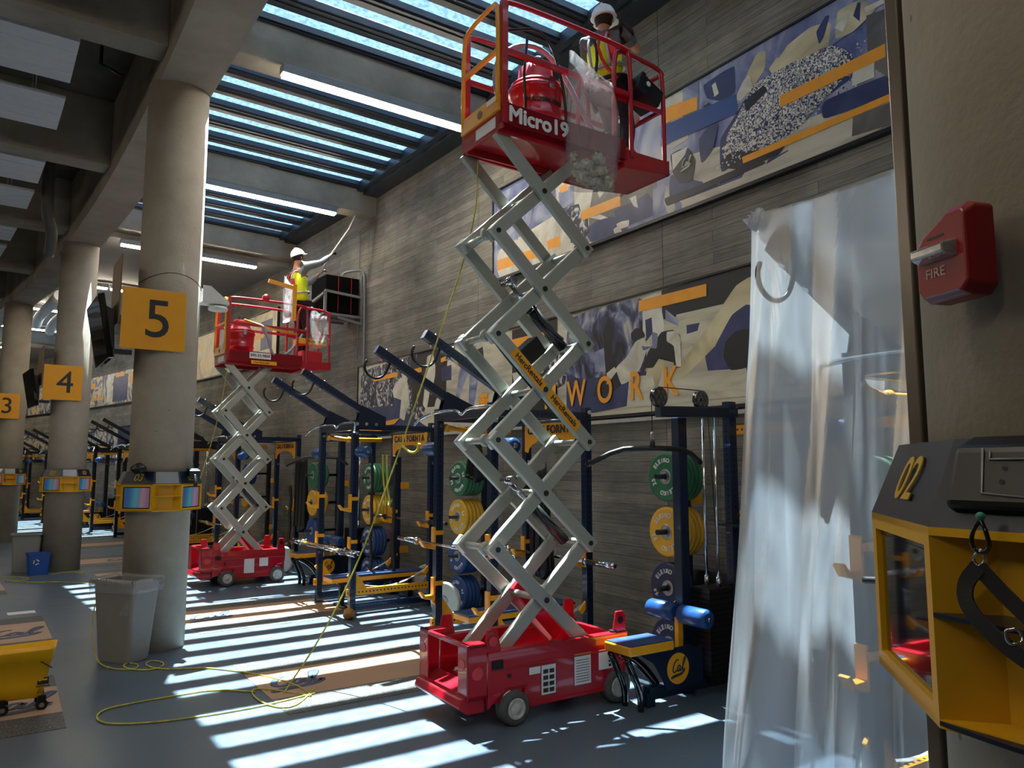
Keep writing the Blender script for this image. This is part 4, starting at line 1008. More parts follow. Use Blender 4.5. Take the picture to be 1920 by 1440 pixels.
# ------------------------------------------------------------------ wall banners
def banner(name, s0, s1, z0, z1, art, label, crowd=False, scale=9, bg=None, off=.05):
    sm = (s0+s1)/2; t = T(sm, off, z0); root = thing(name, t, label, 'banner', 'photo banners on the concrete wall')
    def world(s, z, d): return P(s, off+d, z)
    inv = (Matrix.Translation(P(t.s, t.u, t.z)) @ Matrix.Rotation(t.s/RAD, 4, 'Z')).inverted()
    def sheet(polys, nm, d, mats, parent):
        bm = bmesh.new()
        for pts, mi in polys:
            vs = [bm.verts.new((a, b, 0)) for a, b in pts]
            try: f = bm.faces.new(vs); f.material_index = mi
            except ValueError: pass
        if nm == 'print':
            g = bmesh.ops.triangulate(bm, faces=bm.faces[:])
        s = math.floor(min(v.co.x for v in bm.verts))
        while s < s1+1:
            bmesh.ops.bisect_plane(bm, geom=bm.verts[:]+bm.edges[:]+bm.faces[:], plane_co=(s, 0, 0), plane_no=(1, 0, 0)); s += .5
        bmesh.ops.bisect_plane(bm, geom=bm.verts[:]+bm.edges[:]+bm.faces[:], plane_co=(s0, 0, 0), plane_no=(1, 0, 0), clear_inner=True)
        bmesh.ops.bisect_plane(bm, geom=bm.verts[:]+bm.edges[:]+bm.faces[:], plane_co=(s1, 0, 0), plane_no=(1, 0, 0), clear_outer=True)
        bmesh.ops.bisect_plane(bm, geom=bm.verts[:]+bm.edges[:]+bm.faces[:], plane_co=(0, z0, 0), plane_no=(0, 1, 0), clear_inner=True)
        bmesh.ops.bisect_plane(bm, geom=bm.verts[:]+bm.edges[:]+bm.faces[:], plane_co=(0, z1, 0), plane_no=(0, 1, 0), clear_outer=True)
        dd = [d]*len(bm.verts)
        for v in bm.verts: v.co = inv @ world(v.co.x, v.co.y, d)
        me = bpy.data.meshes.new(nm); bm.to_mesh(me); bm.free()
        for x in mats: me.materials.append(x)
        o = bpy.data.objects.new(nm, me); COL.objects.link(o); o.parent = parent; return o
    m = MB(t)
    n = max(1, int((s1-s0)/.5))
    for i in range(n):
        a = s0+(s1-s0)*i/n; b = s0+(s1-s0)*(i+1)/n
        vs = [inv @ P(s, u, z) for s in (a, b) for u in (.005, off-.002) for z in (z0, z1)]
        m.raw(vs, [(0, 1, 3, 2), (4, 6, 7, 5), (0, 2, 6, 4), (1, 5, 7, 3), (2, 3, 7, 6), (0, 4, 5, 1)])
    m.build('backing', BLK, root)
    # frame strips
    for za, zb_ in ((z0-.035, z0), (z1, z1+.02)):
        m = MB(t)
        for i in range(n):
            a = s0+(s1-s0)*i/n; b = s0+(s1-s0)*(i+1)/n
            vs = [inv @ P(s, u, z) for s in (a, b) for u in (.004, off+.02) for z in (za, zb_)]
            m.raw(vs, [(0, 1, 3, 2), (4, 6, 7, 5), (0, 2, 6, 4), (1, 5, 7, 3), (2, 3, 7, 6), (0, 4, 5, 1)])
        m.build('frame_rail', BLK, root)
    m = MB(t)
    for q in (s0, s1):
        vs = [inv @ P(s, u, z) for s in (q-.012, q+.012) for u in (.004, off+.02) for z in (z0-.03, z1+.02)]
        m.raw(vs, [(0, 1, 3, 2), (4, 6, 7, 5), (0, 2, 6, 4), (1, 5, 7, 3), (2, 3, 7, 6), (0, 4, 5, 1)])
    m.split('frame_end', BLK, root)
    base = sheet([([(s0, z0), (s1, z0), (s1, z1), (s0, z1)], 0)], 'printed_field', .0, [bg], root)
    mats = []; 
    for k, (pts, ma) in enumerate(art):
        if ma not in mats: mats.append(ma)
    # stack the print in thin layers so later shapes lie over earlier ones
    lay = {}
    lk = 0; pm = None
    for k, (pts, ma) in enumerate(art):
        sz = max(a for a, b in pts)-min(a for a, b in pts)
        if not (sz < .06 and ma is pm): lk += 1
        pm = ma if sz < .06 else None; lay.setdefault(lk, []).append((pts, mats.index(ma)))
    bmj = bmesh.new(); me = bpy.data.meshes.new('print'); tmp = []
    for k, pl in lay.items():
        o = sheet(pl, 'print', .0005+.00018*k, mats, root); tmp.append(o)
    # merge the layers into one print
    vs, fs, mi = [], [], []
    for o in tmp:
        b = len(vs); vs += [tuple(v.co) for v in o.data.vertices]
        for p in o.data.polygons: fs.append([b+i for i in p.vertices]); mi.append(p.material_index)
        dm = o.data; bpy.data.objects.remove(o); bpy.data.meshes.remove(dm)
    me.from_pydata(vs, [], fs)
    for x in mats: me.materials.append(x)
    me.polygons.foreach_set('material_index', mi)
    if vs: o = bpy.data.objects.new('printed_artwork', me); COL.objects.link(o); o.parent = root
    return root, t, inv
def photo(name, cols, scale, pos=(.35, .5, .65), detail=6, dist=1.5, stretch=(1, 1, 1), rough=.45):
    """blotchy duotone picture print"""
    m, n, l, b = nt(name); b.inputs['Roughness'].default_value = rough
    tc = n.new('ShaderNodeTexCoord'); mp = n.new('ShaderNodeMapping'); mp.inputs['Scale'].default_value = stretch; l.new(tc.outputs['Object'], mp.inputs[0])
    t = n.new('ShaderNodeTexNoise'); t.inputs['Scale'].default_value = scale; t.inputs['Detail'].default_value = detail; t.inputs['Distortion'].default_value = dist; l.new(mp.outputs[0], t.inputs['Vector'])
    r = n.new('ShaderNodeValToRGB'); l.new(t.outputs['Fac'], r.inputs[0]); e = r.color_ramp.elements
    e[0].position = pos[0]; e[0].color = hx(cols[0]); e[1].position = pos[-1]; e[1].color = hx(cols[-1])
    for p, c in zip(pos[1:-1], cols[1:-1]): x = e.new(p); x.color = hx(c)
    l.new(r.outputs[0], b.inputs['Base Color']); MC[name] = m; return m
CRW = photo('print_crowd', ['#14141c', '#2c2c3e', '#8d8da0', '#d8d2bc'], 9, (.40, .5, .56, .64), 5, 2.2, (1, 1, .7))
CRB = photo('print_crowd_blur', ['#15161f', '#34395a', '#767b98', '#b9b29a'], 5, (.38, .48, .58, .68), 2, 1, (1, 1, .6))
CRB2 = photo('print_blue_blur', ['#3c4470', '#6d749a', '#a9adc0', '#c9c6bc'], 1.6, (.34, .46, .58, .7), 4, 1, (1, 1, .6))
FLD = photo('print_field', ['#9a9384', '#c6bda4', '#d9d1ba'], 3, (.3, .5, .7), 3, .5, (.4, .4, 2))
PIN = mat('print_orange', '#f0a022', .45, var=.05)
PNV = photo('print_navy', ['#23284a', '#2f3760', '#3d456e'], 2, (.3, .5, .7), 3)
PDK = mat('print_black', '#1b1b20', .45)
PCR = photo('print_cream', ['#b9b29c', '#d3cdb8', '#e2ddcb'], 3, (.3, .5, .7), 3)
PBL = photo('print_blue_grey', ['#5a6188', '#8288a4', '#a8abb8'], 2.5, (.3, .5, .7), 3)
PGY = photo('print_warm_grey', ['#4d4843', '#625c54', '#766f64'], 2, (.3, .5, .7), 3)
PSD = photo('print_flying_turf', ['#272b47', '#555a78', '#d6cfb8', '#ece7d8'], 26, (.4, .47, .53, .62), 3, 2.5)
PSK = photo('print_leg_skin', ['#8e8263', '#c3b48b', '#dccfa6'], 1.4, (.3, .5, .7), 2)
PBR = mat('print_royal_blue', '#2a4a86', .45, var=.05)
def wp(pts, u=.055): return [on_wall(x, y, u) for x, y in pts]
def soft(p):
    for k in (.1, .25): p = [x for a, b in zip(p, p[1:]+p[:1]) for x in ((a[0]*(1-k)+b[0]*k, a[1]*(1-k)+b[1]*k), (a[0]*k+b[0]*(1-k), a[1]*k+b[1]*(1-k)))]
    return p
def q(pts, ma): return (wp(soft(pts) if len(pts) > 4 else pts), ma)
# upper near banner (traced in the photograph, placed on the wall plane)
random.seed(11)
up = [q([(932, 365), (1060, 295), (1060, 400), (932, 470)], PBL), q([(932, 470), (1060, 390), (1110, 400), (1110, 470), (932, 525)], PCR),
      q([(935, 505), (1050, 462), (1050, 480), (935, 524)], PCR),
      q([(932, 488), (1020, 460), (1020, 478), (932, 508)], PIN), q([(1024, 452), (1050, 442), (1050, 462), (1028, 468)], PIN),
      q([(940, 385), (955, 378), (952, 400), (938, 405)], PIN), q([(968, 372), (988, 362), (984, 380), (966, 386)], PIN),
      q([(1040, 340), (1122, 300), (1112, 420), (1050, 440)], PCR), q([(1046, 362), (1058, 350), (1082, 348), (1084, 384), (1050, 390)], PBL), q([(1048, 352), (1062, 342), (1066, 356), (1052, 362)], PIN),
      q([(1048, 392), (1085, 382), (1092, 408), (1058, 418)], CRW), q([(1062, 412), (1104, 398), (1104, 460), (1070, 455)], CRW),
      q([(1114, 340), (1230, 290), (1234, 400), (1104, 455), (1104, 400)], PGY), q([(1120, 362), (1125, 355), (1135, 354), (1130, 364), (1124, 372)], PCR),
      q([(1104, 425), (1130, 405), (1165, 408), (1180, 430), (1104, 456)], PNV), q([(1150, 395), (1170, 385), (1190, 378), (1215, 360), (1226, 380), (1232, 402), (1160, 428)], PNV),
      q([(1104, 408), (1125, 402), (1140, 408), (1125, 412)], PCR), q([(1180, 372), (1192, 366), (1196, 390), (1188, 386)], PCR),
      q([(1155, 420), (1165, 415), (1180, 412), (1178, 425), (1160, 430)], PCR), q([(1150, 430), (1160, 422), (1166, 434), (1152, 438)], PCR),
      q([(1090, 396), (1163, 366), (1163, 386), (1090, 414)], PIN),
      q([(1224, 355), (1262, 335), (1262, 420), (1224, 432)], PBL),
      q([(1232, 330), (1300, 300), (1300, 390), (1240, 410)], PBL), q([(1255, 300), (1440, 250), (1680, 160), (1680, 232), (1240, 413)], FLD),
      q([(1255, 325), (1330, 345), (1440, 300), (1500, 270), (1400, 330), (1255, 385)], PNV),
      q([(1258, 180), (1290, 170), (1290, 260), (1258, 280)], PCR), q([(1280, 165), (1310, 148), (1310, 212), (1280, 225)], PBL),
      q([(1312, 150), (1420, 80), (1600, -20), (1600, 60), (1400, 190), (1330, 210)], PBL),
      q([(1318, 160), (1350, 138), (1378, 122), (1380, 175), (1350, 190), (1325, 185)], PNV),
      q([(1400, 140), (1420, 98), (1436, 95), (1434, 130), (1400, 180), (1385, 178)], PSK), q([(1440, 130), (1470, 90), (1520, 50), (1560, 40), (1550, 110), (1460, 150)], PSK), q([(1570, 20), (1610, 0), (1650, 10), (1600, 60), (1565, 75)], PSK),
      q([(1400, 180), (1440, 150), (1520, 120), (1600, 100), (1600, 145), (1480, 230), (1350, 330), (1350, 260), (1380, 215)], PNV),
      q([(1385, 215), (1410, 160), (1480, 120), (1560, 85), (1600, 120), (1570, 160), (1540, 190), (1500, 240), (1440, 280), (1390, 300), (1355, 290), (1365, 250)], PSD),
      q([(1530, 95), (1560, 85), (1590, 95), (1600, 140), (1560, 150)], PSD),
      q([(1530, 60), (1548, 30), (1556, 28), (1545, 70), (1536, 84)], PNV), q([(1440, 60), (1470, 45), (1480, 80), (1460, 110), (1446, 100)], PBL), q([(1600, 30), (1608, 5), (1614, 4), (1612, 40)], PNV), q([(1565, 52), (1590, 20), (1598, 22), (1580, 60)], PCR), q([(1620, 15), (1660, -4), (1662, 4), (1624, 24)], PCR),
      q([(1395, 150), (1405, 140), (1412, 165), (1388, 190), (1378, 186)], PCR), q([(1335, 160), (1342, 154), (1348, 175), (1340, 182)], PCR), q([(1318, 200), (1330, 192), (1340, 200), (1345, 225), (1330, 230)], PDK), q([(1395, 190), (1432, 160), (1440, 170), (1400, 210)], PDK),
      q([(1352, 300), (1372, 285), (1430, 282), (1480, 262), (1462, 290), (1392, 318), (1360, 316)], PDK), q([(1245, 372), (1300, 352), (1420, 300), (1440, 305), (1330, 352), (1250, 388)], PDK),
      *[q([(x, y), (x+w, y-w*.4), (x+w*.8, y+w*.7), (x+w*.1, y+w*.8)], PCR) for x, y, w in [(1352+300*f+random.uniform(-16, 16), 300-190*f+random.uniform(-50, 36)*(.5+f*.8), random.uniform(1.5, 4.2)) for f in [random.random() for _ in range(330)]]],
      *[q([(x, y), (x+w, y-w*.4), (x+w*.8, y+w*.7), (x+w*.1, y+w*.8)], PNV) for x, y, w in [(1372+220*f+random.uniform(-10, 10), 288-150*f+random.uniform(-30, 30), random.uniform(2, 5)) for f in [random.random() for _ in range(120)]]],
      q([(1240, 238), (1382, 175), (1382, 212), (1240, 275)], PBR), q([(1310, 262), (1330, 235), (1348, 230), (1338, 280), (1315, 308)], PNV),
      q([(1257, 290), (1275, 280), (1290, 278), (1305, 300), (1298, 340), (1275, 345), (1262, 325)], PDK), q([(1260, 290), (1290, 275), (1285, 290), (1262, 320)], PCR),
      q([(1542, 190), (1675, 135), (1680, 200), (1680, 175), (1542, 226)], PNV), q([(1600, 220), (1680, 188), (1680, 230), (1598, 256)], PGY),
      q([(1625, 30), (1665, 15), (1672, 150), (1628, 120)], PGY), q([(1600, 130), (1640, 115), (1640, 145), (1598, 162)], PCR),
      q([(1240, 205), (1308, 181), (1308, 206), (1240, 235)], PIN), q([(1463, 180), (1660, 82), (1661, 107), (1463, 202)], PIN), q([(1392, 295), (1676, 173), (1678, 186), (1394, 307)], PIN)]
ub_, ubt, ubi = banner('upper_banner', -5.2, 3.19, 4.45, 5.71, up, 'upper photo banner of athletes and flying turf high on the near wall', bg=CRB2)
m = MB(); calmark(m, ubi @ P(.45, .062, 5.0), ubi.to_3x3() @ (P(0, 0, 0)-P(1, 0, 0)), (0, 0, 1), .13, .012); m.build('helmet_script', PCR, ub_)
m = MB(); c = on_wall(1284, 305, .09); calmark(m, ubi @ P(c[0], .062, c[1]), ubi.to_3x3() @ (P(0, 0, 0)-P(1, 0, 0)), (0, .0, 1), .07, .007); m.build('helmet_script', PCR, ub_)
lo = [q([(675, 695), (760, 672), (790, 655), (800, 790), (676, 818)], CRW), q([(676, 765), (740, 760), (800, 800), (676, 822)], PNV),
      q([(770, 668), (780, 665), (782, 760), (772, 765)], PDK), q([(780, 662), (800, 655), (840, 648), (845, 760), (782, 765)], PDK),
      q([(800, 668), (812, 663), (818, 700), (822, 735), (828, 762), (815, 765), (806, 730), (800, 768), (792, 760), (798, 710)], PCR),
      q([(735, 730), (750, 708), (762, 712), (765, 745), (758, 790), (745, 780)], PCR), q([(752, 690), (762, 705), (768, 760), (758, 770)], PCR), q([(738, 745), (752, 750), (748, 792), (735, 785)], PNV),
      q([(838, 650), (930, 625), (1010, 602), (1010, 795), (835, 800)], FLD), q([(828, 690), (848, 683), (848, 712), (828, 715)], PNV),
      q([(862, 690), (878, 655), (895, 645), (880, 690), (862, 745), (852, 760)], PBL), q([(880, 700), (900, 690), (892, 740), (886, 775), (878, 770)], PBL), q([(884, 660), (905, 650), (912, 720), (890, 700)], PDK),
      q([(960, 620), (1045, 595), (1045, 770), (960, 780)], PDK), q([(978, 655), (1000, 640), (1015, 650), (1020, 700), (985, 705)], PCR), q([(960, 700), (1000, 690), (1015, 740), (970, 752)], PCR), q([(1020, 690), (1050, 640), (1066, 650), (1060, 720), (1030, 735)], CRW),
      q([(1062, 595), (1210, 552), (1215, 700), (1100, 740), (1062, 740)], CRB), q([(1115, 660), (1142, 648), (1142, 695), (1115, 698)], PBL), q([(1130, 622), (1145, 615), (1150, 700), (1136, 705)], PDK), q([(1062, 700), (1090, 712), (1250, 690), (1250, 745), (1062, 785)], PNV),
      q([(1240, 545), (1415, 492), (1415, 560), (1240, 600)], PDK), q([(1205, 560), (1240, 545), (1242, 605), (1205, 640)], PCR), q([(1268, 590), (1400, 560), (1400, 600), (1268, 612)], FLD), q([(1212, 608), (1400, 580), (1400, 740), (1212, 760)], FLD), q([(1275, 612), (1312, 605), (1308, 620), (1276, 630)], PNV),
      q([(1350, 610), (1415, 580), (1405, 700), (1330, 708), (1320, 660)], PNV), q([(1180, 706), (1400, 690), (1402, 742), (1175, 765)], FLD), q([(1215, 690), (1250, 670), (1230, 740), (1195, 760)], PSK),
      q([(1412, 515), (1380, 535), (1350, 580), (1330, 610), (1300, 650), (1270, 690), (1250, 720), (1290, 700), (1340, 650), (1380, 610), (1415, 580)], PSK),
      q([(1372, 590), (1400, 570), (1415, 575), (1405, 600), (1380, 620), (1350, 650), (1340, 650)], PNV),
      q([(1360, 640), (1380, 620), (1408, 615), (1402, 690), (1370, 695), (1356, 670)], PDK),
      q([(1212, 580), (1228, 572), (1242, 585), (1246, 612), (1240, 640), (1222, 650), (1210, 630)], PCR), q([(1210, 600), (1222, 595), (1224, 625), (1212, 640)], PNV), q([(1248, 580), (1270, 598), (1272, 612), (1248, 600)], PBL),
      q([(1240, 622), (1262, 618), (1276, 628), (1278, 660), (1276, 690), (1264, 688), (1262, 660), (1240, 665), (1225, 690), (1205, 690), (1215, 660)], PDK), q([(1250, 622), (1268, 620), (1276, 632), (1278, 688), (1268, 688), (1264, 648), (1250, 640)], PCR),
      q([(1183, 625), (1192, 615), (1204, 617), (1210, 628), (1206, 638), (1190, 642), (1184, 636)], PDK), q([(1192, 640), (1208, 632), (1215, 650), (1202, 690), (1180, 715), (1165, 722), (1154, 690), (1175, 670)], PCR), q([(1203, 648), (1232, 655), (1234, 625), (1222, 622), (1224, 650), (1206, 658)], PBL),
      q([(1152, 690), (1165, 722), (1140, 738), (1112, 745), (1120, 715)], PDK), q([(1138, 700), (1152, 688), (1158, 695), (1138, 722)], PCR),
      q([(700, 708), (746, 697), (746, 706), (700, 716)], PIN), q([(775, 693), (791, 688), (791, 697), (777, 702)], PIN), q([(827, 672), (838, 667), (838, 676), (827, 680)], PIN),
      q([(948, 640), (1020, 622), (1024, 645), (950, 662)], PIN), q([(898, 750), (915, 745), (915, 772), (898, 778)], PIN), q([(1198, 564), (1325, 532), (1325, 555), (1198, 585)], PIN), q([(712, 792), (750, 784), (740, 795), (712, 800)], PIN)]
lb_, lbt, lbi = banner('lower_banner', -5.2, 7.55, 2.42, 3.68, lo, 'lower photo banner of football players with orange TEAMWORK letters', bg=FLD)
ls = -.13
for i, ch in enumerate('KROWMAET'):
    s = ls+i*.505
    c = lbi @ P(s, .064, 2.695); rt = lbi.to_3x3() @ (P(s-1, 0, 0)-P(s+1, 0, 0)); 
    lettering('banner_letter', ch, .42, PIN, c, rt, (0, 0, 1), lb_, bold=.008, ext=.002, sx=.78)
# banners further along
MXF = photo('print_far_mix', ['#2b3050', '#7a7f95', '#d8cda8', '#e0a03a'], 2.4, (.36, .46, .56, .7), 5, 2)
MXL = photo('print_far_tan', ['#8d8a84', '#c9b68c', '#d8c9a2', '#e6b24c'], 1.6, (.32, .45, .58, .74), 4, 1.5)
sq = lambda s0, s1, z0, z1, ma: ([(s0, z0), (s1, z0), (s1, z1), (s0, z1)], ma)
ban2 = [sq(10.0, 10.4, 4.3, 5.6, PDK), sq(11.9, 12.6, 4.6, 5.3, PNV), sq(12.4, 14.0, 4.9, 5.0, PIN), sq(14.2, 15.6, 4.5, 4.62, PIN), sq(13.2, 13.9, 4.3, 5.4, PCR), sq(14.6, 15.4, 5.0, 5.5, PGY)]
banner('upper_banner', 11.6, 18.2, 4.28, 5.5, ban2, 'tan photo banner high on the wall behind the basket of the far lift', bg=MXL)
ban3 = [sq(21.5, 22.6, 4.6, 5.0, PIN), sq(22.8, 24.2, 4.1, 5.0, PNV), sq(24.3, 24.8, 4.1, 5.1, PCR), sq(25.2, 26.2, 4.25, 4.35, PIN), sq(26, 26.4, 4.7, 4.9, PIN), sq(23.2, 24.0, 4.95, 5.1, PIN)]
banner('upper_banner', 19.5, 35, 4.02, 5.12, ban3, 'upper banner far down the wall, between the number 4 and 5 columns', bg=MXF)
ban4 = [sq(12.0, 13.0, 2.5, 3.3, PNV), sq(22, 23.5, 2.6, 3.2, PNV), sq(24, 25, 2.4, 2.55, PIN), sq(21, 21.8, 2.6, 3.3, PCR)]
banner('lower_banner', 20.2, 36, 2.14, 3.2, ban4[1:], 'lower banner farthest down the wall above the dark racks', bg=MXF)
# ------------------------------------------------------------------ floor panels
def flat(name, quad, z, ma, lab=None, kind=None, par=None):
    t = T(quad[0][0], quad[0][1], 0); m = MB(t); m.prism([(s, u, .0005) for s, u in quad], (0, 0, z-.0005))
    return m.build(name, ma, par, label=lab, cat='floor panel' if lab else None, group='tan floor panels with blue script' if lab else None), t
def inlay(s0, s1, u0, u1, lab, logo=True, mark=(.5, .5), sc=.28):
    o, t = flat('lifting_platform', [(s0-.42, u0), (s0-.42, u1), (s1+.42, u1), (s1+.42, u0)], .003, INBRD, lab)
    m = MB(t); m.box(s0, s1, u0, u1, .003, .0045); p = m.build('tan_panel', TAN, o)
    if logo:
        m = MB(t); c = t.q(s0+(s1-s0)*mark[0], u0+(u1-u0)*mark[1], .0048); calmark(m, c, (1, 0, 0), (0, 1, 0), sc, .03)
        for v in m.v: v.z = .0046+max(0, (v.z-.0046))*.05
        m.build('panel_script', LOGOB, o)
inlay(.72, 1.58, 1.9, 3.72, 'tan and charcoal floor panel with blue script, left of the front lift base', mark=(.5, .8), sc=.26)
inlay(4.1, 5.1, 1.75, 3.66, 'tan floor panel with blue script just behind the number 5 column', mark=(.5, .8))
inlay(8.95, 9.8, 2.6, 3.85, 'tan floor panel beyond the far lift base', False)
inlay(11.5, 12.3, 2.1, 3.85, 'tan floor panel between the number 4 and 5 columns', mark=(.5, .5))
inlay(15.2, 15.9, 2.0, 3.6, 'farthest tan floor panel beyond the number 4 column', False)
inlay(1.35, 2.15, 5.12, 7.0, 'tan floor panel with blue script under the yellow mop bucket', mark=(.45, .15), sc=.3)
inlay(4.38, 5.5, 5.0, 7.0, 'tan floor panel with blue script at the left edge beyond the mop bucket', mark=(.45, .15), sc=.3)
inlay(8.7, 9.6, 5.2, 7.0, 'tan floor panel at the left edge near the blue recycling bin', False)
t = T(6.4, 5.15, 0); m = MB(t); m.box(6.3, 6.5, 5.02, 5.32, .001, .004); m.build('paper_strip', LBL, label='small white printed strip lying on the floor at far left', cat='paper')
# ------------------------------------------------------------------ signs and screens on columns
def sign(s, num, where):
    t = T(s-.31, 4.4, 3.05); r = thing('number_sign', t, f'yellow square sign with a black {num} on the {where} column', 'sign', 'yellow number signs on columns'); x = s-.345
    m = MB(t); m.box(x-.006, x+.006, 4.09, 4.70, 3.04, 3.67); m.build('face_panel', SIGNY, r, bevel=.004)
    lettering('numeral', num, .56, INK, t.q(x-.008, 4.36, 3.345), (1, 0, 0), (0, 0, 1), r, bold=.002, ext=.001)
    m = MB(t); m.box(x+.01, x+.62, 4.71, 4.722, 3.3, 4.0); m.build('edge_panel', mat('sign_wood_edge', '#7a5c3c', .6), r)
    m = MB(t); m.bar((x+.05, 4.58, 3.0), (x+.05, 4.74, 3.0), .05, .05); m.box(x+.02, x+.06, 4.15, 4.3, 3.1, 3.5); m.build('mount_arm', BLK, r)
    # screen facing away from the wall
    t2 = T(s, 4.8, 3.0); v = thing('wall_screen', t2, f'black flat screen mounted edge-on beside the number {num} sign', 'screen', 'screens beside the number signs')
    a, b = x+.0, x+.95
    m = MB(t2); m.prism([(a, 4.74, 2.93), (a, 4.80, 2.92), (a, 4.92, 3.56), (a, 4.86, 3.58)], (b-a, 0, 0)); m.build('case', BLKG, v, bevel=.008)
    m = MB(t2); m.prism([(a+.04, 4.802, 2.96), (a+.04, 4.805, 2.96), (a+.04, 4.917, 3.54), (a+.04, 4.914, 3.54)], (b-a-.08, 0, 0)); m.build('display', BLKG, v)
    m = MB(t2); m.prism([(a+.2, 4.72, 3.05), (a+.2, 4.76, 3.0), (a+.2, 4.85, 3.5), (a+.2, 4.74, 3.45)], (.5, 0, 0)); m.build('bracket', BLK, v)
sign(3.32, '5', 'nearest left'); sign(10.92, '4', 'second left'); sign(18.1, '3', 'third left')
# ------------------------------------------------------------------ kiosks
SCR = None
def screen_mat():
    m, n, l, b = nt('tablet_picture'); tc = n.new('ShaderNodeTexCoord'); mp = n.new('ShaderNodeMapping'); l.new(tc.outputs['Generated'], mp.inputs[0])
    w = n.new('ShaderNodeTexWave'); w.inputs['Scale'].default_value = .16; w.inputs['Distortion'].default_value = 1.5; w.inputs['Detail'].default_value = 0; l.new(mp.outputs[0], w.inputs['Vector'])
    r = n.new('ShaderNodeValToRGB'); l.new(w.outputs['Fac'], r.inputs[0]); e = r.color_ramp.elements
    e[0].position = 0; e[0].color = hx('#35568c'); e[1].position = 1; e[1].color = hx('#7a5f86')
    for p, c in ((.3, '#4c8f92'), (.55, '#5f739c'), (.78, '#9c7a78')): x = e.new(p); x.color = hx(c)
    l.new(r.outputs[0], b.inputs['Base Color']); l.new(r.outputs[0], b.inputs['Emission Color']); b.inputs['Emission Strength'].default_value = .12; b.inputs['Roughness'].default_value = .08
    return m
SCR = screen_mat()
KYEL = mat('kiosk_yellow', '#d8a51c', .4, var=.05, coat=.1)
def kiosk(cx, cy, rz, z0, label, num, faces=(0, 1, 2, 3), near=False, on=True):
    r = bpy.data.objects.new('column_kiosk', None); COL.objects.link(r); r.location = (cx, cy, 0); r.rotation_euler = (0, 0, rz)
    tag(r, label, 'kiosk', 'tablet kiosks wrapped round columns')
    h = .39; w = .135; z1 = z0+.275; zc = z1+.125
    oc = [(-h, -w), (-w, -h), (w, -h), (h, -w), (h, w), (w, h), (-w, h), (-h, w)]
    rin = .315
    m = MB()   # cabinet: ring plates, diagonal boxes
    def ring(z, t_):
        N = 8; vs = [(x, y, zz) for zz in (z, z+t_) for x, y in oc]+[(rin*math.cos(math.pi*2*(i+.5)/8+math.pi), rin*math.sin(math.pi*2*(i+.5)/8+math.pi), zz) for zz in (z, z+t_) for i in range(8)]
        m.raw(vs, [(i, (i+1) % 8, 16+(i+1) % 8, 16+i) for i in range(8)]+[(8+i, 24+i, 24+(i+1) % 8, 8+(i+1) % 8) for i in range(8)]+[(i, 8+i, 8+(i+1) % 8, (i+1) % 8) for i in range(8)])
    ring(z0, .012); ring(z1-.012, .012)
    m.build('cabinet_plate', KYEL, r)
    for k in range(4):
        a = math.pi/4+k*math.pi/2; n = Vector((math.cos(a), math.sin(a), 0)); tq = Vector((-n.y, n.x, 0)); hw = (h-w)*math.sqrt(2)/2; D = (h+w)/math.sqrt(2)
        def bx(mm, t0, t1, z_0, z_1, d0, d1):
            vs = [n*d+tq*t_+Vector((0, 0, z)) for z in (z_0, z_1) for t_ in (t0, t1) for d in (d0, d1)]
            mm.raw(vs, [(0, 1, 3, 2), (4, 6, 7, 5), (0, 4, 5, 1), (2, 3, 7, 6), (0, 2, 6, 4), (1, 5, 7, 3)])
        m = MB(); fw = .028
        bx(m, -hw, hw, z0, z0+fw, D-.02, D); bx(m, -hw, hw, z1-fw, z1, D-.02, D); bx(m, -hw, -hw+.026, z0+fw, z1-fw, D-.02, D); bx(m, hw-.026, hw, z0+fw, z1-fw, D-.02, D)
        bx(m, -hw, -hw+.008, z0, z1, D-.14, D-.02); bx(m, hw-.008, hw, z0, z1, D-.14, D-.02)
        f = m.build('screen_frame', KYEL, r)
        m = MB(); bx(m, -hw+.02, hw-.02, z0+.02, z1-.02, D-.02, D-.010); b = m.build('tablet_bezel', BLKG, f)
        m = MB(); bx(m, -hw+.04, hw-.04, z0+.038, z1-.038, D-.0095, D-.008); m.build('tablet_screen', SCR if on else BLKG, f)
    for k in range(4):
        a = k*math.pi/2; n = Vector((math.cos(a), math.sin(a), 0)); tq = Vector((-n.y, n.x, 0)); zm = z0+.15
        m = MB()
        vs = [n*d+tq*t_+Vector((0, 0, z)) for z in (z0+.01, z1-.01) for t_ in (-w, w) for d in (h-.07, h-.062)]
        m.raw(vs, [(0, 1, 3, 2), (4, 6, 7, 5), (0, 4, 5, 1), (2, 3, 7, 6), (0, 2, 6, 4), (1, 5, 7, 3)])
        m.build('recess_back', KYEL, r)
        m = MB(); K = 8; arc = [n*(h+.02*math.sin(math.pi*i/K))+tq*(-w+2*w*i/K) for i in range(K+1)]
        pts = [n*(h-.062)+tq*(-w)]+arc+[n*(h-.062)+tq*w]
        for zz in ((zm, z0+.004) if near else (zm,)):
            b = len(m.v); L = len(pts); m.v += [Vector((x.x, x.y, zz)) for x in pts]+[Vector((x.x, x.y, zz+.006)) for x in pts]
            m.face(list(range(b, b+L))); m.face(list(range(b+2*L-1, b+L-1, -1)))
            for i in range(L): j = (i+1) % L; m.face([b+i, b+j, b+L+j, b+L+i])
        m.split('shelf', NAVY if near else KYEL, r)
    # sloping blue cap
    oi = [(x*.87, y*.87) for x, y in oc]
    m = MB(); vs = [(x, y, z1) for x, y in oc]+[(x, y, zc) for x, y in oi]+[(rin*math.cos(math.pi*2*(i+.5)/8+math.pi), rin*math.sin(math.pi*2*(i+.5)/8+math.pi), zc) for i in range(8)]
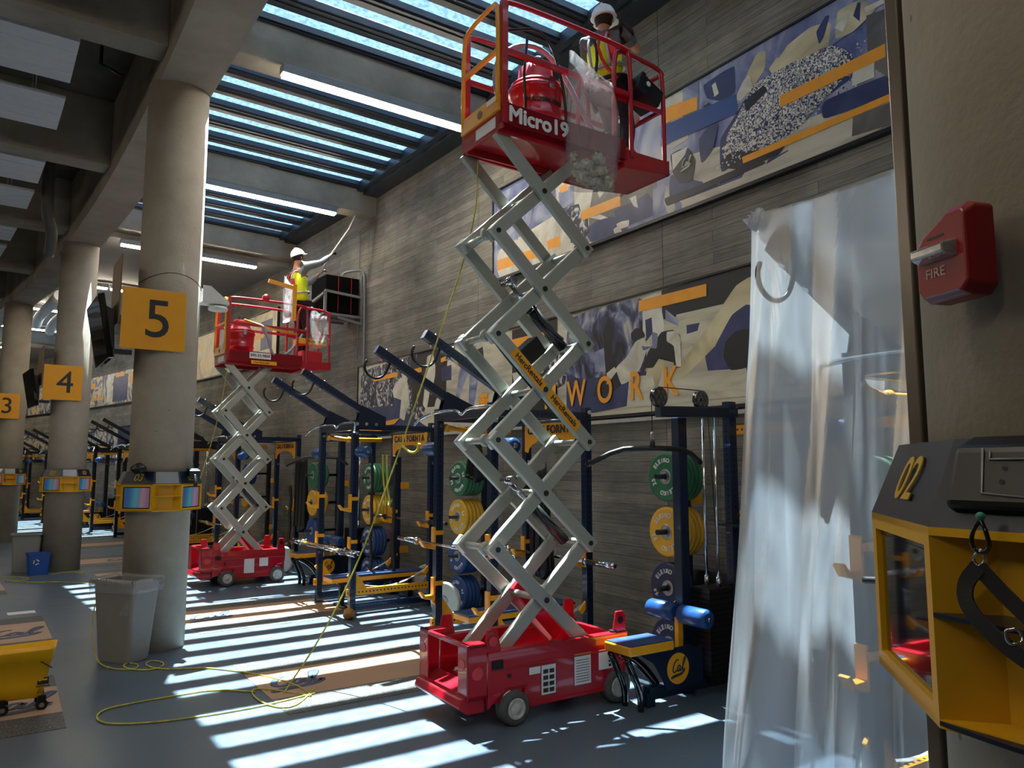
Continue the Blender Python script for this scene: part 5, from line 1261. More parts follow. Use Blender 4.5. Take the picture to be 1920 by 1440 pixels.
    m.raw(vs, [(i, (i+1) % 8, 8+(i+1) % 8, 8+i) for i in range(8)]+[(8+i, 8+(i+1) % 8, 16+(i+1) % 8, 16+i) for i in range(8)])
    cap = m.build('sloping_cap', NAVY, r)
    # numbers on the diagonal cap faces, steel plate on one axis face
    for k in range(4):
        a = math.pi/4+k*math.pi/2; n = Vector((math.cos(a), math.sin(a), 0)); tq = Vector((-n.y, n.x, 0)); D = (h+w)/math.sqrt(2)
        lo_ = n*D+Vector((0, 0, z1)); hi_ = n*D*.87+Vector((0, 0, zc)); upv = (hi_-lo_).normalized(); c = (lo_+hi_)/2+n*.004
        if k in faces: lettering('cap_number', num, .105, mat('number_gold', '#c9a227', .4), c+tq*(-.0), tq, upv, cap, bold=.0012, shear=.2, ext=.001)
    if not near:
        n = Vector((0, -1, 0)); tq = Vector((1, 0, 0)); m = MB(); lo_ = n*(h+.002)+Vector((0, 0, z1+.006)); hi_ = n*(h*.87+.003)+Vector((0, 0, zc-.003)); ww = .11
        m.raw([lo_-tq*ww, lo_+tq*ww, hi_+tq*ww*.95, hi_-tq*ww*.95], [(0, 1, 2, 3)]); m.build('steel_plate', GREY, cap)
    return r
for s, nm in ((3.32, 'nearest left'), (10.92, 'second left'), (18.1, 'third left'), (25.4, 'fourth left')):
    p = P(s, 4.2); kiosk(p.x, p.y, s/RAD, 1.40, f'yellow and navy tablet kiosk wrapped round the {nm} column', '03')
kiosk(NC[0], NC[1], -.045, 1.49, 'large yellow and navy tablet kiosk numbered 02 on the near right column', '02', near=True, on=False)
# straps and chargers on the kiosks
p = P(3.32, 4.2)
def blob(name, world, size, ma, lab, cat, seed=1, amp=.25, sc=(1, 1, 1)):
    random.seed(seed); m = MB(); m.sphere((0, 0, 0), size, 20, sc, raw=True)
    ph = [(random.uniform(3, 9), random.uniform(3, 9), random.uniform(3, 9), random.random()*6) for _ in range(6)]
    for i, v in enumerate(m.v): n = v/size; m.v[i] = v*(1+amp*sum(math.sin(a*n.x+b*n.y+e*n.z+g) for a, b, e, g in ph)/6)
    o = m.build(name, ma, label=lab, cat=cat); o.location = world; return o
blob('black_charger', P(2.98, 4.46, 1.83), .07, BLK, 'black device with looped strap on top of the nearest left kiosk', 'device', 3, .5, (1, 1.2, .7))
t = T(3.02, 3.96, 1.8); m = MB(t); m.bar((3.1, 3.93, 1.80), (2.98, 3.93, 1.775), .11, .07); m.build('black_box', BLK, label='black sensor box on the right shoulder of the nearest left kiosk', cat='device', bevel=.006)
loose('black_strap', [(2.97, 3.93, 1.76), (2.93, 3.93, 1.70), (2.915, 3.93, 1.64)], .02, BLK, 'short black strap hanging over the right screen of the nearest left kiosk', 'strap')
# ------------------------------------------------------------------ bins, bucket, cords
BIN = mat('grey_bin_plastic', '#858482', .55, var=.04)
def tapered(t, c, e1, h1, h2, z0, z1, k1, k2, rad=.04, ns=5, thick=0):
    """rounded rectangular bin wall; e1 = direction of the long side in (s,u)"""
    e1 = Vector((e1[0], e1[1])).normalized(); e2 = Vector((-e1.y, e1.x)); m = MB(t); rings = []
    def ring(z, k):
        out = []
        for sx, sy, a0 in ((1, 1, 0), (-1, 1, 90), (-1, -1, 180), (1, -1, 270)):
            for i in range(ns):
                a = math.radians(a0+90*i/(ns-1)); x = sx*(h1*k-rad)+rad*math.cos(a); y = sy*(h2*k-rad)+rad*math.sin(a)
                out.append(t.q(c[0]+e1.x*x+e2.x*y, c[1]+e1.y*x+e2.y*y, z))
        return out
    return m, ring
def bin_(name, c, e1, h1, h2, H, label, ma, flare=1.28, rim=.025):
    t = T(c[0], c[1], 0); r = thing(name, t, label, 'bin'); m, ring = tapered(t, c, e1, h1, h2, 0, H, 1, 1)
    seq = [(0, .97), (.01, 1), (H*.55, 1+(flare-1)*.55), (H-.03, flare), (H-.03, flare+rim/h1), (H, flare+rim/h1), (H, flare-.03), (.03, .95)]
    for z, k in seq: m.v += ring(z, k)
    n = 20
    for i in range(len(seq)-1):
        for j in range(n): q_ = (j+1) % n; m.face([i*n+j, i*n+q_, (i+1)*n+q_, (i+1)*n+j], None, False)
    m.face(list(range(n))); m.face([(len(seq)-1)*n+j for j in range(n)])
    m.build('body', ma, r); return r, t
rb, tb = bin_('trash_bin', (2.9, 4.52), (.82, .57), .2, .13, .76, 'tall grey trash bin with a clear liner beside the number 5 column', BIN)
# liner folded over the rim
m, ring = tapered(tb, (2.9, 4.52), (.82, .57), .2, .13, 0, 1, 1, 1, ns=9); n = 36
seq = [(.45, 1.15), (.72, 1.24), (.775, 1.36), (.78, 1.46), (.75, 1.5), (.69, 1.47), (.66, 1.44)]
for i, (z, k) in enumerate(seq):
    rg = ring(z, k)
    for j, v in enumerate(rg): v.z += .012*math.sin(j*2.1+i) * (1 if i > 1 else 0); v.x += .006*math.sin(j*3.3+i); m.v.append(v)
for i in range(len(seq)-1):
    for j in range(n): q_ = (j+1) % n; m.face([i*n+j, i*n+q_, (i+1)*n+q_, (i+1)*n+j], None, True)
m.build('bin_liner', film('liner_film', '#e8e8ea', .62, .5, .15, .5, 12), rb)
m = MB(tb); 
bin_('recycling_bin', (10.5, 4.6), (0, 1), .15, .11, .37, 'small blue recycling bin beside the second left column', mat('recycling_blue', '#1f4fa0', .5), 1.15, .012)
t = T(10.36, 4.6, .2); m = MB(t)
for k in range(3):
    a = math.radians(90+120*k); b = math.radians(90+120*k+75)
    m.bar((10.372, 4.64+.045*math.cos(a), .22+.045*math.sin(a)), (10.372, 4.64+.045*math.cos(b), .22+.045*math.sin(b)), .012, .016)
rbn = [o for o in bpy.data.objects if o.name.startswith('recycling_bin')][0]
mk = m.build('recycling_mark', WHT, None); mk.parent = rbn; mk.matrix_parent_inverse = Matrix.Identity(4); mk.location = (Matrix.Rotation(-rbn.rotation_euler.z, 4, 'Z') @ (P(t.s, t.u, t.z)-rbn.location)); mk.rotation_euler = (0, 0, t.s/RAD-rbn.rotation_euler.z)
bin_('trash_bin', (10.98, 4.72), (.3, 1), .19, .14, .68, 'grey trash bin behind the blue recycling bin, beside the second left column', BIN, 1.15)
# mop bucket
t = T(1.62, 5.36, 0); r = thing('mop_bucket', t, 'yellow wheeled mop bucket standing at the left edge of the picture', 'mop bucket'); MY = mat('bucket_yellow', '#eab30c', .4, var=.03)
m, ring = tapered(t, (1.62, 5.38), (.1, 1), .155, .12, 0, 1, 1, 1)
seq = [(.10, .8), (.11, .9), (.2, 1.0), (.38, 1.22), (.385, 1.28), (.45, 1.34), (.46, 1.37), (.46, 1.3), (.38, 1.15), (.14, .85)]
n = 20
for i, (z, k) in enumerate(seq):
    for v in ring(z, k):
        if z > .4: v.z += .03*max(0, (v.x+.0)*1.8)-.0
        m.v.append(v)
for i in range(len(seq)-1):
    for j in range(n): q_ = (j+1) % n; m.face([i*n+j, i*n+q_, (i+1)*n+q_, (i+1)*n+j], None, True)
m.face(list(range(n))); m.face([(len(seq)-1)*n+j for j in range(n)])
b = m.build('tub', MY, r)
m = MB(t); m.tube([(1.475, 5.34, .415), (1.465, 5.27, .37), (1.46, 5.2, .32)], .004, 6); m.build('wire_handle', BLK, r)
for s, u in ((1.53, 5.25), (1.53, 5.5), (1.72, 5.25), (1.72, 5.5)):
    m = MB(t); m.cyl((s-.012, u, .04), (s+.018, u, .04), .04, 20); m.box(s-.03, s+.03, u-.02, u+.03, .07, .115); w = m.build('caster', BLK, r)
    m = MB(t); m.cyl((s-.014, u, .04), (s-.011, u, .04), .018, 14); m.build('wheel_hub', GREY, w)
m = MB(t)
m.bar((1.487, 5.215, .225), (1.487, 5.29, .225), .003, .05); lg = m.build('maker_mark', INK, b)
m = MB(t); m.bar((1.484, 5.225, .235), (1.484, 5.28, .235), .002, .012); m.build('mark_stripe', MY, lg)
lettering('maker_lettering', 'WAVE BRAKE', .015, INK, t.q(1.486, 5.252, .188), (1, 0, 0), (0, 0, 1), b, ext=.001, bold=.0005)
m = MB(t); tri = [(1.49, 5.285, .14), (1.49, 5.25, .14), (1.49, 5.268, .17), (1.49, 5.285, .14)]; m.tube(tri, .0022, 5); m.build('warning_triangle', INK, b)
# yellow extension cords
CORD = mat('yellow_cord', '#b9b04a', .55, var=.3, scale=18)
def ground_cord(px, lab, r=.007):
    pts = [on_floor(x, y, .008) for x, y in px]; return loose('extension_cord', [(s, u, .009) for s, u in pts], r, CORD, lab, 'cord', smooth=2, group=None)
ground_cord([(590, 1290), (560, 1320), (530, 1328), (490, 1318), (470, 1300), (480, 1290), (560, 1300), (590, 1308), (560, 1285), (500, 1268), (430, 1258), (380, 1254), (320, 1258), (285, 1256), (270, 1248), (285, 1241), (310, 1246), (300, 1256), (270, 1260), (240, 1258), (228, 1252), (240, 1246), (262, 1250), (250, 1259), (215, 1259), (200, 1254)], 'yellow cord looping over the floor between the tan panel and the trash bin')
ground_cord([(590, 1300), (500, 1322), (400, 1340), (300, 1354), (215, 1359), (185, 1354), (180, 1342), (200, 1330), (260, 1318), (330, 1306), (400, 1294), (480, 1298)], 'yellow cord lying in the long open loop nearest the camera')
loose('extension_cord', [(2.93, 4.78, .55), (2.94, 4.8, .4), (2.85, 4.8, .2), (2.72, 4.76, .05), (2.6, 4.68, .01)], .006, CORD, 'short yellow cord hanging down the left side of the grey trash bin', 'cord')
loose('extension_cord', [(-.30, 2.44, 4.42), (-.32, 2.46, 4.0), (-.2, 2.5, 3.6), (-.0, 2.58, 3.1), (.25, 2.68, 2.5), (.45, 2.8, 1.9), (.62, 2.95, 1.3), (.78, 3.12, .75), (.92, 3.32, .3), (1.0, 3.5, .012), (.8, 3.6, .012)], .007, CORD, 'yellow cord hanging from the front lift basket down to the tan floor panel', 'cord', smooth=2)
ground_cord([(0, 1083), (40, 1082), (60, 1085), (30, 1090), (0, 1089), (60, 1092), (110, 1090), (180, 1095)], 'yellow cord on the floor left of the blue recycling bin')
ground_cord([(95, 1077), (130, 1072), (165, 1072), (150, 1076), (140, 1073)], 'short yellow cord curled at the foot of the second left column')
loose('extension_cord', [(7.12, 2.55, 3.45), (7.1, 2.6, 3.0), (7.2, 2.68, 2.4), (7.5, 2.8, 1.6), (7.9, 2.9, .9), (8.2, 3.0, .2)], .006, CORD, 'yellow cord hanging from the basket of the far lift', 'cord')
# ------------------------------------------------------------------ loudspeaker on its wall bracket
t = T(7.6, .4, 4.6); r = thing('loudspeaker', t, 'large black double loudspeaker held by a grey frame on the wall beside the far worker', 'loudspeaker')
for z0, z1, n_ in ((4.66, 5.01, 'lower'), (5.015, 5.36, 'upper')):
    m = MB(t); m.box(7.58, 8.25, .06, .72, z0, z1); c = m.build('cabinet', mat('speaker_grille', '#0a0a0b', .95, spec=.08), r, bevel=.01)
    for u in (.22, .48):
        m = MB(t); m.box(7.574, 7.58, u-.004, u+.004, z0+.02, z1-.02); m.build('red_seam', REDB, c)
t = T(8.0, .3, 4.6); r = thing('speaker_bracket', t, 'grey steel cage bracket and conduit holding the black loudspeaker on the wall', 'bracket')
m = MB(t)
fr = [((7.54, .03, 4.5), (7.54, .03, 5.42)), ((7.54, .03, 5.0), (7.54, .75, 5.04)), ((7.54, .75, 5.04), (7.54, .75, 4.62)), ((7.54, .75, 4.62), (7.54, .03, 4.62)), ((7.54, .75, 4.62), (8.28, .77, 4.62)), ((8.28, .77, 4.62), (8.28, .77, 5.0)), ((7.54, .77, 4.99), (8.28, .79, 4.86)), ((8.28, .77, 4.62), (8.28, .04, 4.62)), ((7.9, .04, 4.62), (7.9, .75, 4.62)), ((7.54, .03, 4.5), (7.56, .5, 4.58))]
for a, b in fr: m.bar(a, b, .045, .045)
m.box(7.56, 8.26, .05, .74, 4.63, 4.65)
m.build('frame', GREY, r)
m = MB(t); m.tube([(7.6, .4, 5.38), (7.58, .38, 5.44), (7.48, .15, 5.5), (7.42, .05, 5.48), (7.38, .05, 5.2), (7.36, .04, 3.6)], .022, 10, smooth=2); m.build('conduit', GREY, r)
loose('wall_conduit', [(7.62, .05, 3.85), (7.62, .05, 6.3)], .012, GREY, 'thin grey conduit running up the wall beside the loudspeaker', 'pipe', smooth=0)
# round access point on the column
t = T(3.2, 3.8, 3.62); r = thing('access_point', t, 'white round fixture on a triangular bracket strapped to the nearest left column', 'fixture')
m = MB(t); m.prism([(3.12, 3.9, 3.64), (3.12, 3.9, 3.82), (3.12, 3.82, 3.82), (3.12, 3.62, 3.66), (3.12, 3.62, 3.64)], (.012, 0, 0)); m.prism([(3.3, 3.9, 3.64), (3.3, 3.9, 3.82), (3.3, 3.82, 3.82), (3.3, 3.62, 3.66), (3.3, 3.62, 3.64)], (.012, 0, 0)); m.box(3.12, 3.31, 3.62, 3.9, 3.63, 3.645); m.build('bracket', WHT, r)
m = MB(t); m.lathe((3.2, 3.72, 3.62), (0, 0, -1), [(0, .04), (.01, .09), (.03, .105), (.05, .1), (.058, .001)], 28); m.build('round_housing', WHT, r)
m = MB(t)
pp = [(3.32-.315*math.cos(a), 4.2+.315*math.sin(a), 3.83+.05*math.cos(2*a)) for a in [math.radians(x) for x in range(-80, 100, 12)]]
m.tube(pp, .004, 6); m.build('strap_wire', BLK, r)
# ducts and pipes
t = T(20, 3.4, 6); 
for k, (u, z, l) in enumerate(((3.55, 6.0, 'upper'), (3.2, 5.85, 'lower'))):
    m = MB(T(17.2, u, z)); m.tube([(16.6, u+.05, z+.1), (18.3, u, z), (19.5, u-.05, z), (20.6, u-.2, z-.05)], .13, 16, smooth=1)
    m.build('air_duct', PANELW, label=f'{l} silver round duct far away, between the third and second columns', cat='duct')
loose('drain_pipe', [(8.9, 5.0, 6.9), (8.9, 5.0, 5.95), (9.3, 4.85, 5.75), (10.6, 4.75, 5.7)], .09, mat('dark_drain_pipe', '#4a4945', .5), 'dark drain pipe bending down beside the girder near the second column', 'pipe', n=14)
loose('sprinkler_pipe', [(3.7, 7.2, 6.7), (3.7, 5.2, 6.65), (3.75, 4.95, 6.65), (3.75, 4.95, 6.3), (3.8, 4.72, 6.25)], .022, BLK, 'black sprinkler pipe behind the nearest white ceiling panel', 'pipe', smooth=0)
# ------------------------------------------------------------------ near right foreground
d = ray(1712, 500); c = Vector((d.x, d.y, 0))*1.475
m = MB(); m.lbox((-.02, -.016, 0), (.02, .016, 6.0)); o = m.build('steel_post', mat('brown_steel', '#6d655c', .3, .5), label='narrow brown steel post running up beside the near right column', cat='post', bevel=.004); o.location = (c.x, c.y, 0); o.rotation_euler = (0, 0, -YAW+.35)
# fire alarm: mounted on the face of the near column
d = ray(1806, 480); o2 = Vector((d.x, d.y)); cc = Vector(NC); A = o2.dot(o2); B = -2*o2.dot(cc); Cc = cc.dot(cc)-.33**2
tt = (-B-math.sqrt(B*B-4*A*Cc))/(2*A); hit = Vector((0, 0, EYE))+d*tt; nrm = Vector((hit.x-cc.x, hit.y-cc.y, 0)).normalized()
AL = bpy.data.objects.new('fire_alarm', None); COL.objects.link(AL); AL.location = hit-nrm*.008; AL.scale = (.8, .8, .8); AL.rotation_euler = (0, 0, math.atan2(nrm.y, nrm.x))
tag(AL, 'red fire alarm strobe box mounted on the near right column', 'fire alarm')
ALR = mat('alarm_red', '#861319', .4, var=.05)
# local x = outward, y = sideways (positive y runs away behind), z up
m = MB(); a = .064; D0, D1 = 0, .062; hgt = .085
o8 = [(-a, -hgt*.8), (-a*.75, -hgt), (a*.75, -hgt), (a, -hgt*.75), (a, hgt*.35), (a*.7, hgt*.62), (-a*.25, hgt), (-a*.85, hgt), (-a, hgt*.9)]
# far side is +/-: choose the slanted corner towards the camera-left
oo = [(y, z) for y, z in o8]
f = -1
vs = [(D0, f*y, z) for y, z in oo]+[(D1*.72, f*y, z) for y, z in oo]+[(D1, f*y*.9, z*.86-.004) for y, z in oo]; n = len(oo)
m.raw(vs, [tuple(range(n)), tuple(range(3*n-1, 2*n-1, -1))]+[(i, (i+1) % n, n+(i+1) % n, n+i) for i in range(n)]+[(n+i, n+(i+1) % n, 2*n+(i+1) % n, 2*n+i) for i in range(n)])
hs = m.build('housing', ALR, AL, bevel=.004)
m = MB(); m.raw([(D1-.004, f*y, z) for y, z in ((-.04, -.012), (.052, -.012), (.052, .022), (-.04, .022))]+[(D1+.026, f*y, z) for y, z in ((-.034, -.004), (.046, -.004), (.046, .014), (-.034, .014))], [(0, 1, 2, 3), (7, 6, 5, 4), (0, 4, 5, 1), (1, 5, 6, 2), (2, 6, 7, 3), (3, 7, 4, 0)])
ln = m.build('strobe_lens', mat('clear_lens', '#d9dcdd', .08, .75, var=.25, scale=60), AL, bevel=.004)
m = MB(); m.lbox((D1-.001, -.028, .032), (D1+.0005, .012, .037)); m.build('slot', BLK, hs)
lettering('fire_lettering', 'FIRE', .026, mat('alarm_text', '#c9a9a2', .5), (D1+.0006, -.012, -.033), (0, 1, 0), (0, 0, 1), hs, ext=.0006, bold=.0003)
m = MB(); m.raw([(D1*.75, -.04, -.0745), (D1*.75, .04, -.0745), (D1*.98, .04, -.066), (D1*.98, -.04, -.066)], [(0, 1, 2, 3)]); 
for v in m.v: v.z -= .008; v.x += .004
m.build('paper_label', mat('alarm_label', '#b8a8ac', .6), hs)
# black charger dock on the near kiosk cap, strap hanging from it
KZ = 1.49+.275
def kp(x, y, z): return Vector((NC[0], NC[1], 0))+Matrix.Rotation(-.045, 3, 'Z') @ Vector((x, y, z))
m = MB(); hh = .39
m.raw([(-hh-.012, -.115, KZ+.032), (-hh-.012, .105, KZ+.032), (-hh*.87-.035, .10, KZ+.112), (-hh*.87-.035, -.115, KZ+.112), (-hh+.03, -.115, KZ+.01), (-hh+.03, .105, KZ+.01), (-hh*.87+.01, .10, KZ+.13), (-hh*.87+.01, -.115, KZ+.13)], [(0, 1, 2, 3), (7, 6, 5, 4), (0, 4, 5, 1), (1, 5, 6, 2), (2, 6, 7, 3), (3, 7, 4, 0)])
dk = m.build('charger_dock', BLK, label='black charger dock fixed on the cap of the near kiosk', cat='device', bevel=.008); dk.location = (NC[0], NC[1], 0); dk.rotation_euler = (0, 0, -.045)
m = MB()
def onf(y, z, o_=.0): f = (z-KZ-.032)/.08; return (-hh-.012+f*(hh-hh*.87-.023)-o_, y, z)
m.tube([onf(.05, KZ+.105, .002), onf(.05, KZ+.095, .002), onf(.0, KZ+.095, .002)], .0015, 5, raw=True); m.tube([onf(.06, KZ+.11, .002), onf(.055, KZ+.05, .002), onf(-.01, KZ+.045, .002)], .0015, 5, raw=True); m.split('dock_edge', GREY, dk)
m = MB(); m.cyl(onf(.03, KZ+.083, .002), onf(.03, KZ+.083, -.003), .0032, 10, raw=True); m.cyl(onf(.032, KZ+.065, .002), onf(.032, KZ+.065, -.003), .0032, 10, raw=True); m.split('contact', CHR, dk)
def near(name, pts, r_, ma, lab, cat, par=None, smooth=2, n=8):
    w = [kp(*q_) for q_ in pts]; m = MB(); m.tube([x-w[0] for x in w], r_, n, raw=True, smooth=smooth)
    if par: m = MB(); m.tube([x-par.location for x in w], r_, n, raw=True, smooth=smooth); return m.build(name, ma, par)
    o = m.build(name, ma, label=lab, cat=cat); o.location = w[0]; return o
x0 = -hh-.028
def flatstrap(pts):
    w = [kp(*q_) for q_ in pts]
    for _ in range(2): w = [w[0]]+[x for a, b in zip(w, w[1:]) for x in (a*.75+b*.25, a*.25+b*.75)]+[w[-1]]
    m = MB(); b = w[0].copy(); out = Vector((-1, .05, 0)); L = len(w)
    for i, p_ in enumerate(w):
        d_ = (w[min(i+1, L-1)]-w[max(i-1, 0)]).normalized(); sd_ = d_.cross(out).normalized()
        for sx, sy in ((-1, -1), (1, -1), (1, 1), (-1, 1)): m.v.append(p_-b+sd_*sx*.010+out*sy*.002)
    for i in range(L-1):
        for j in range(4): k = (j+1) % 4; m.face([i*4+j, i*4+k, i*4+4+k, i*4+4+j])
    o = m.build('wrist_strap', RUB, label='black wrist strap hanging on a clip from the charger dock of the near kiosk', cat='strap'); o.location = b; return o
st = flatstrap([(x0, .055, KZ-.045), (x0, .075, KZ-.07), (x0-.006, .07, KZ-.10), (x0-.01, .03, KZ-.135), (x0-.01, -.015, KZ-.16), (x0-.006, -.035, KZ-.15), (x0, -.03, KZ-.125), (x0+.006, .005, KZ-.10), (x0+.004, .035, KZ-.07), (x0, .055, KZ-.045)])
near('clip', [(x0+.004, .05, KZ+.015), (x0, .06, KZ+.0), (x0, .062, KZ-.02), (x0, .05, KZ-.028), (x0, .038, KZ-.02), (x0, .042, KZ+.0), (x0+.004, .05, KZ+.015)], .003, BLKG, '', '', st)
near('steel_ring', [(x0, .05, KZ-.022), (x0, .062, KZ-.034), (x0, .055, KZ-.046), (x0, .044, KZ-.036), (x0, .05, KZ-.022)], .002, CHR, '', '', st)
near('steel_ring', [(x0-.014, .02, KZ-.118), (x0-.016, .018, KZ-.135), (x0-.004, .004, KZ-.132), (x0-.002, .01, KZ-.115), (x0-.014, .02, KZ-.118)], .002, CHR, '', '', st)
m = MB(); m.sphere((0, 0, 0), .006, 12, raw=True); gb = m.build('green_bead', mat('green_bead', '#2f7a64', .4), st); gb.location = kp(x0+.004, .05, KZ+.02)-st.location
# ------------------------------------------------------------------ plastic sheet over the nearest rack
SH = film('sheet_film', '#c0c7cf', .42, .55, .34, .22, 3)
t = T(-3.9, 2.4, 0); m = MB(t); NS, NZ = 90, 60
def edge(f):   # plan path: far side return, room face, near side return
    pts = [(-3.18, 1.35), (-3.17, 2.35), (-3.2, 2.47), (-3.3, 2.53), (-4.0, 2.56), (-4.5, 2.56), (-4.62, 2.5), (-4.66, 2.2), (-4.68, .9)]
    cum = [0]
    for a, b in zip(pts, pts[1:]): cum.append(cum[-1]+math.hypot(b[0]-a[0], b[1]-a[1]))
    d_ = f*cum[-1]
    for i in range(len(pts)-1):
        if d_ <= cum[i+1]+1e-9:
            k = (d_-cum[i])/(cum[i+1]-cum[i]); return (pts[i][0]+(pts[i+1][0]-pts[i][0])*k, pts[i][1]+(pts[i+1][1]-pts[i][1])*k, d_)
for j in range(NZ+1):
    g = j/NZ
    for i in range(NS+1):
        f = i/NS; s, u, dd = edge(f)
        top = 3.085-.035*math.sin(max(0, min(1, (-3.28-s)/1.1))*math.pi)
        if u < 2.45: top = 3.06-(2.45-u)*.55
        z = top*(1-g)**1.0+.005
        low = g**1.15
        fold = .045*math.sin(dd*15+1.2*math.sin(g*3))+.03*math.sin(dd*31+g*4)+.02*math.sin(dd*57-g*6)
        out = .30*low+fold*(.12+1.0*low)+.03*math.sin(g*9+dd*5)*low
        ns = (0, 1) if u > 2.4 else ((.6, 0) if s > -3.9 else (-.8, .0))
        ww = min(1, max(0, (s+3.6)/.35)) if s > -3.6 and u > 2.2 else 0
        m.v.append(t.q(s+ns[0]*out+.08*low*ww, u+ns[1]*out, max(.005, z)))
for j in range(NZ):
    for i in range(NS): a = j*(NS+1)+i; m.face([a, a+1, a+NS+2, a+NS+1], None, True)
# canopy part sloping back along the arms
b0 = len(m.v); K = 14; L = 14
for j in range(L+1):
    for i in range(K+1):
        s = -3.2-1.42*i/K; u = 2.53-1.15*j/L; m.v.append(t.q(s, u, 3.085-.035*math.sin(i/K*math.pi)-.6*(j/L)**.9-.02*math.sin(i*1.9)*j/L))
for j in range(L):
    for i in range(K): a = b0+j*(K+1)+i; m.face([a, a+1, a+K+2, a+K+1], None, True)
sh = m.build('plastic_sheet', SH, label='tall clear plastic sheet draped over the nearest power rack down to the floor', cat='plastic sheet', fix=False)
# gathered knot at the arm tip
crumple('sheet_knot', (-3.27, 2.5, 3.06), .05, film('knot_film', '#f4f6f8', .3, .5, .1, .9, 30), 'bunched corner of the plastic sheet at the tip of the nearest rack arm', 'plastic sheet', amp=.5, seed=4)
loose('black_cable', [(-4.35, 2.98, 1.52), (-4.25, 2.95, 1.47), (-4.05, 2.93, 1.45)], .012, BLK, 'short black bar end poking out beside the near kiosk', 'bar')
# ------------------------------------------------------------------ people
SKIN = mat('skin', '#b5805f', .55, var=.05); HAIR = mat('dark_hair', '#1e1815', .8)
VEST = mat('hi_vis_yellow', '#e2f51c', .6, var=.05); SHIRT = mat('grey_green_shirt', '#5d6262', .85, var=.08); SHIRT2 = mat('grey_sweater', '#767c80', .85, var=.08)
PANT = mat('black_trousers', '#15171c', .8, var=.2); HAT = mat('hard_hat_white', '#e6e6e2', .3); REFL = mat('reflective_tape', '#a9abac', .35, .3); HARN = mat('harness_black', '#1a1a1d', .7); HRED = mat('harness_red', '#b3202a', .6)
def skin_mesh(name, nodes, edges, material, parent=None, lv=2, root=0, t=None):
    """nodes: {key: (point, radius)}; a continuous skinned surface along the edges"""
    keys = list(nodes); ix = {k: i for i, k in enumerate(keys)}
    me = bpy.data.meshes.new(name+'_path'); me.from_pydata([tuple(nodes[k][0]) for k in keys], [(ix[a], ix[b]) for a, b in edges], [])
    o = bpy.data.objects.new(name, me); COL.objects.link(o); md = o.modifiers.new('skin', 'SKIN'); md.use_smooth_shade = True; md.branch_smoothing = .6
    for k in keys:
        r_ = nodes[k][1]; o.data.skin_vertices[0].data[ix[k]].radius = r_ if isinstance(r_, tuple) else (r_, r_)
        o.data.skin_vertices[0].data[ix[k]].use_root = (ix[k] == root)
    sb = o.modifiers.new('sub', 'SUBSURF'); sb.levels = lv; sb.render_levels = lv
    dg = bpy.context.evaluated_depsgraph_get(); nm = bpy.data.meshes.new_from_object(o.evaluated_get(dg)); bpy.data.objects.remove(o)
    for p_ in nm.polygons: p_.use_smooth = True
    nm.materials.clear(); nm.materials.append(material); o = bpy.data.objects.new(name, nm); COL.objects.link(o)
    if parent: o.parent = parent
    elif t: place(o, t)
    return o
def hand(N, E, tip, wrist, palm_dir, side, key, curl=.35):
    """five fingers grown from the palm"""
    d = (tip-wrist).normalized(); pl = Vector(palm_dir).normalized(); sd_ = d.cross(pl).normalized()*side
    palm = wrist+d*.055; N[key+'palm'] = (palm, (.022, .036)); E.append((key+'wrist', key+'palm'))
    for i, (off, ln) in enumerate(((-.028, .07), (-.010, .08), (.009, .076), (.026, .06))):
        b = palm+d*.035+sd_*off; m1 = b+d*ln*.5+pl*ln*curl*.5; m2 = m1+d*ln*.2+pl*ln*curl*1.1
        N[f'{key}f{i}a'] = (b, .0095); N[f'{key}f{i}b'] = (m1, .0088); N[f'{key}f{i}c'] = (m2, .0075)
        E += [(key+'palm', f'{key}f{i}a'), (f'{key}f{i}a', f'{key}f{i}b'), (f'{key}f{i}b', f'{key}f{i}c')]
    b = palm-d*.02-sd_*.036; N[key+'ta'] = (b, .011); N[key+'tb'] = (b+d*.035-sd_*.012+pl*.02, .0095); E += [(key+'palm', key+'ta'), (key+'ta', key+'tb')]
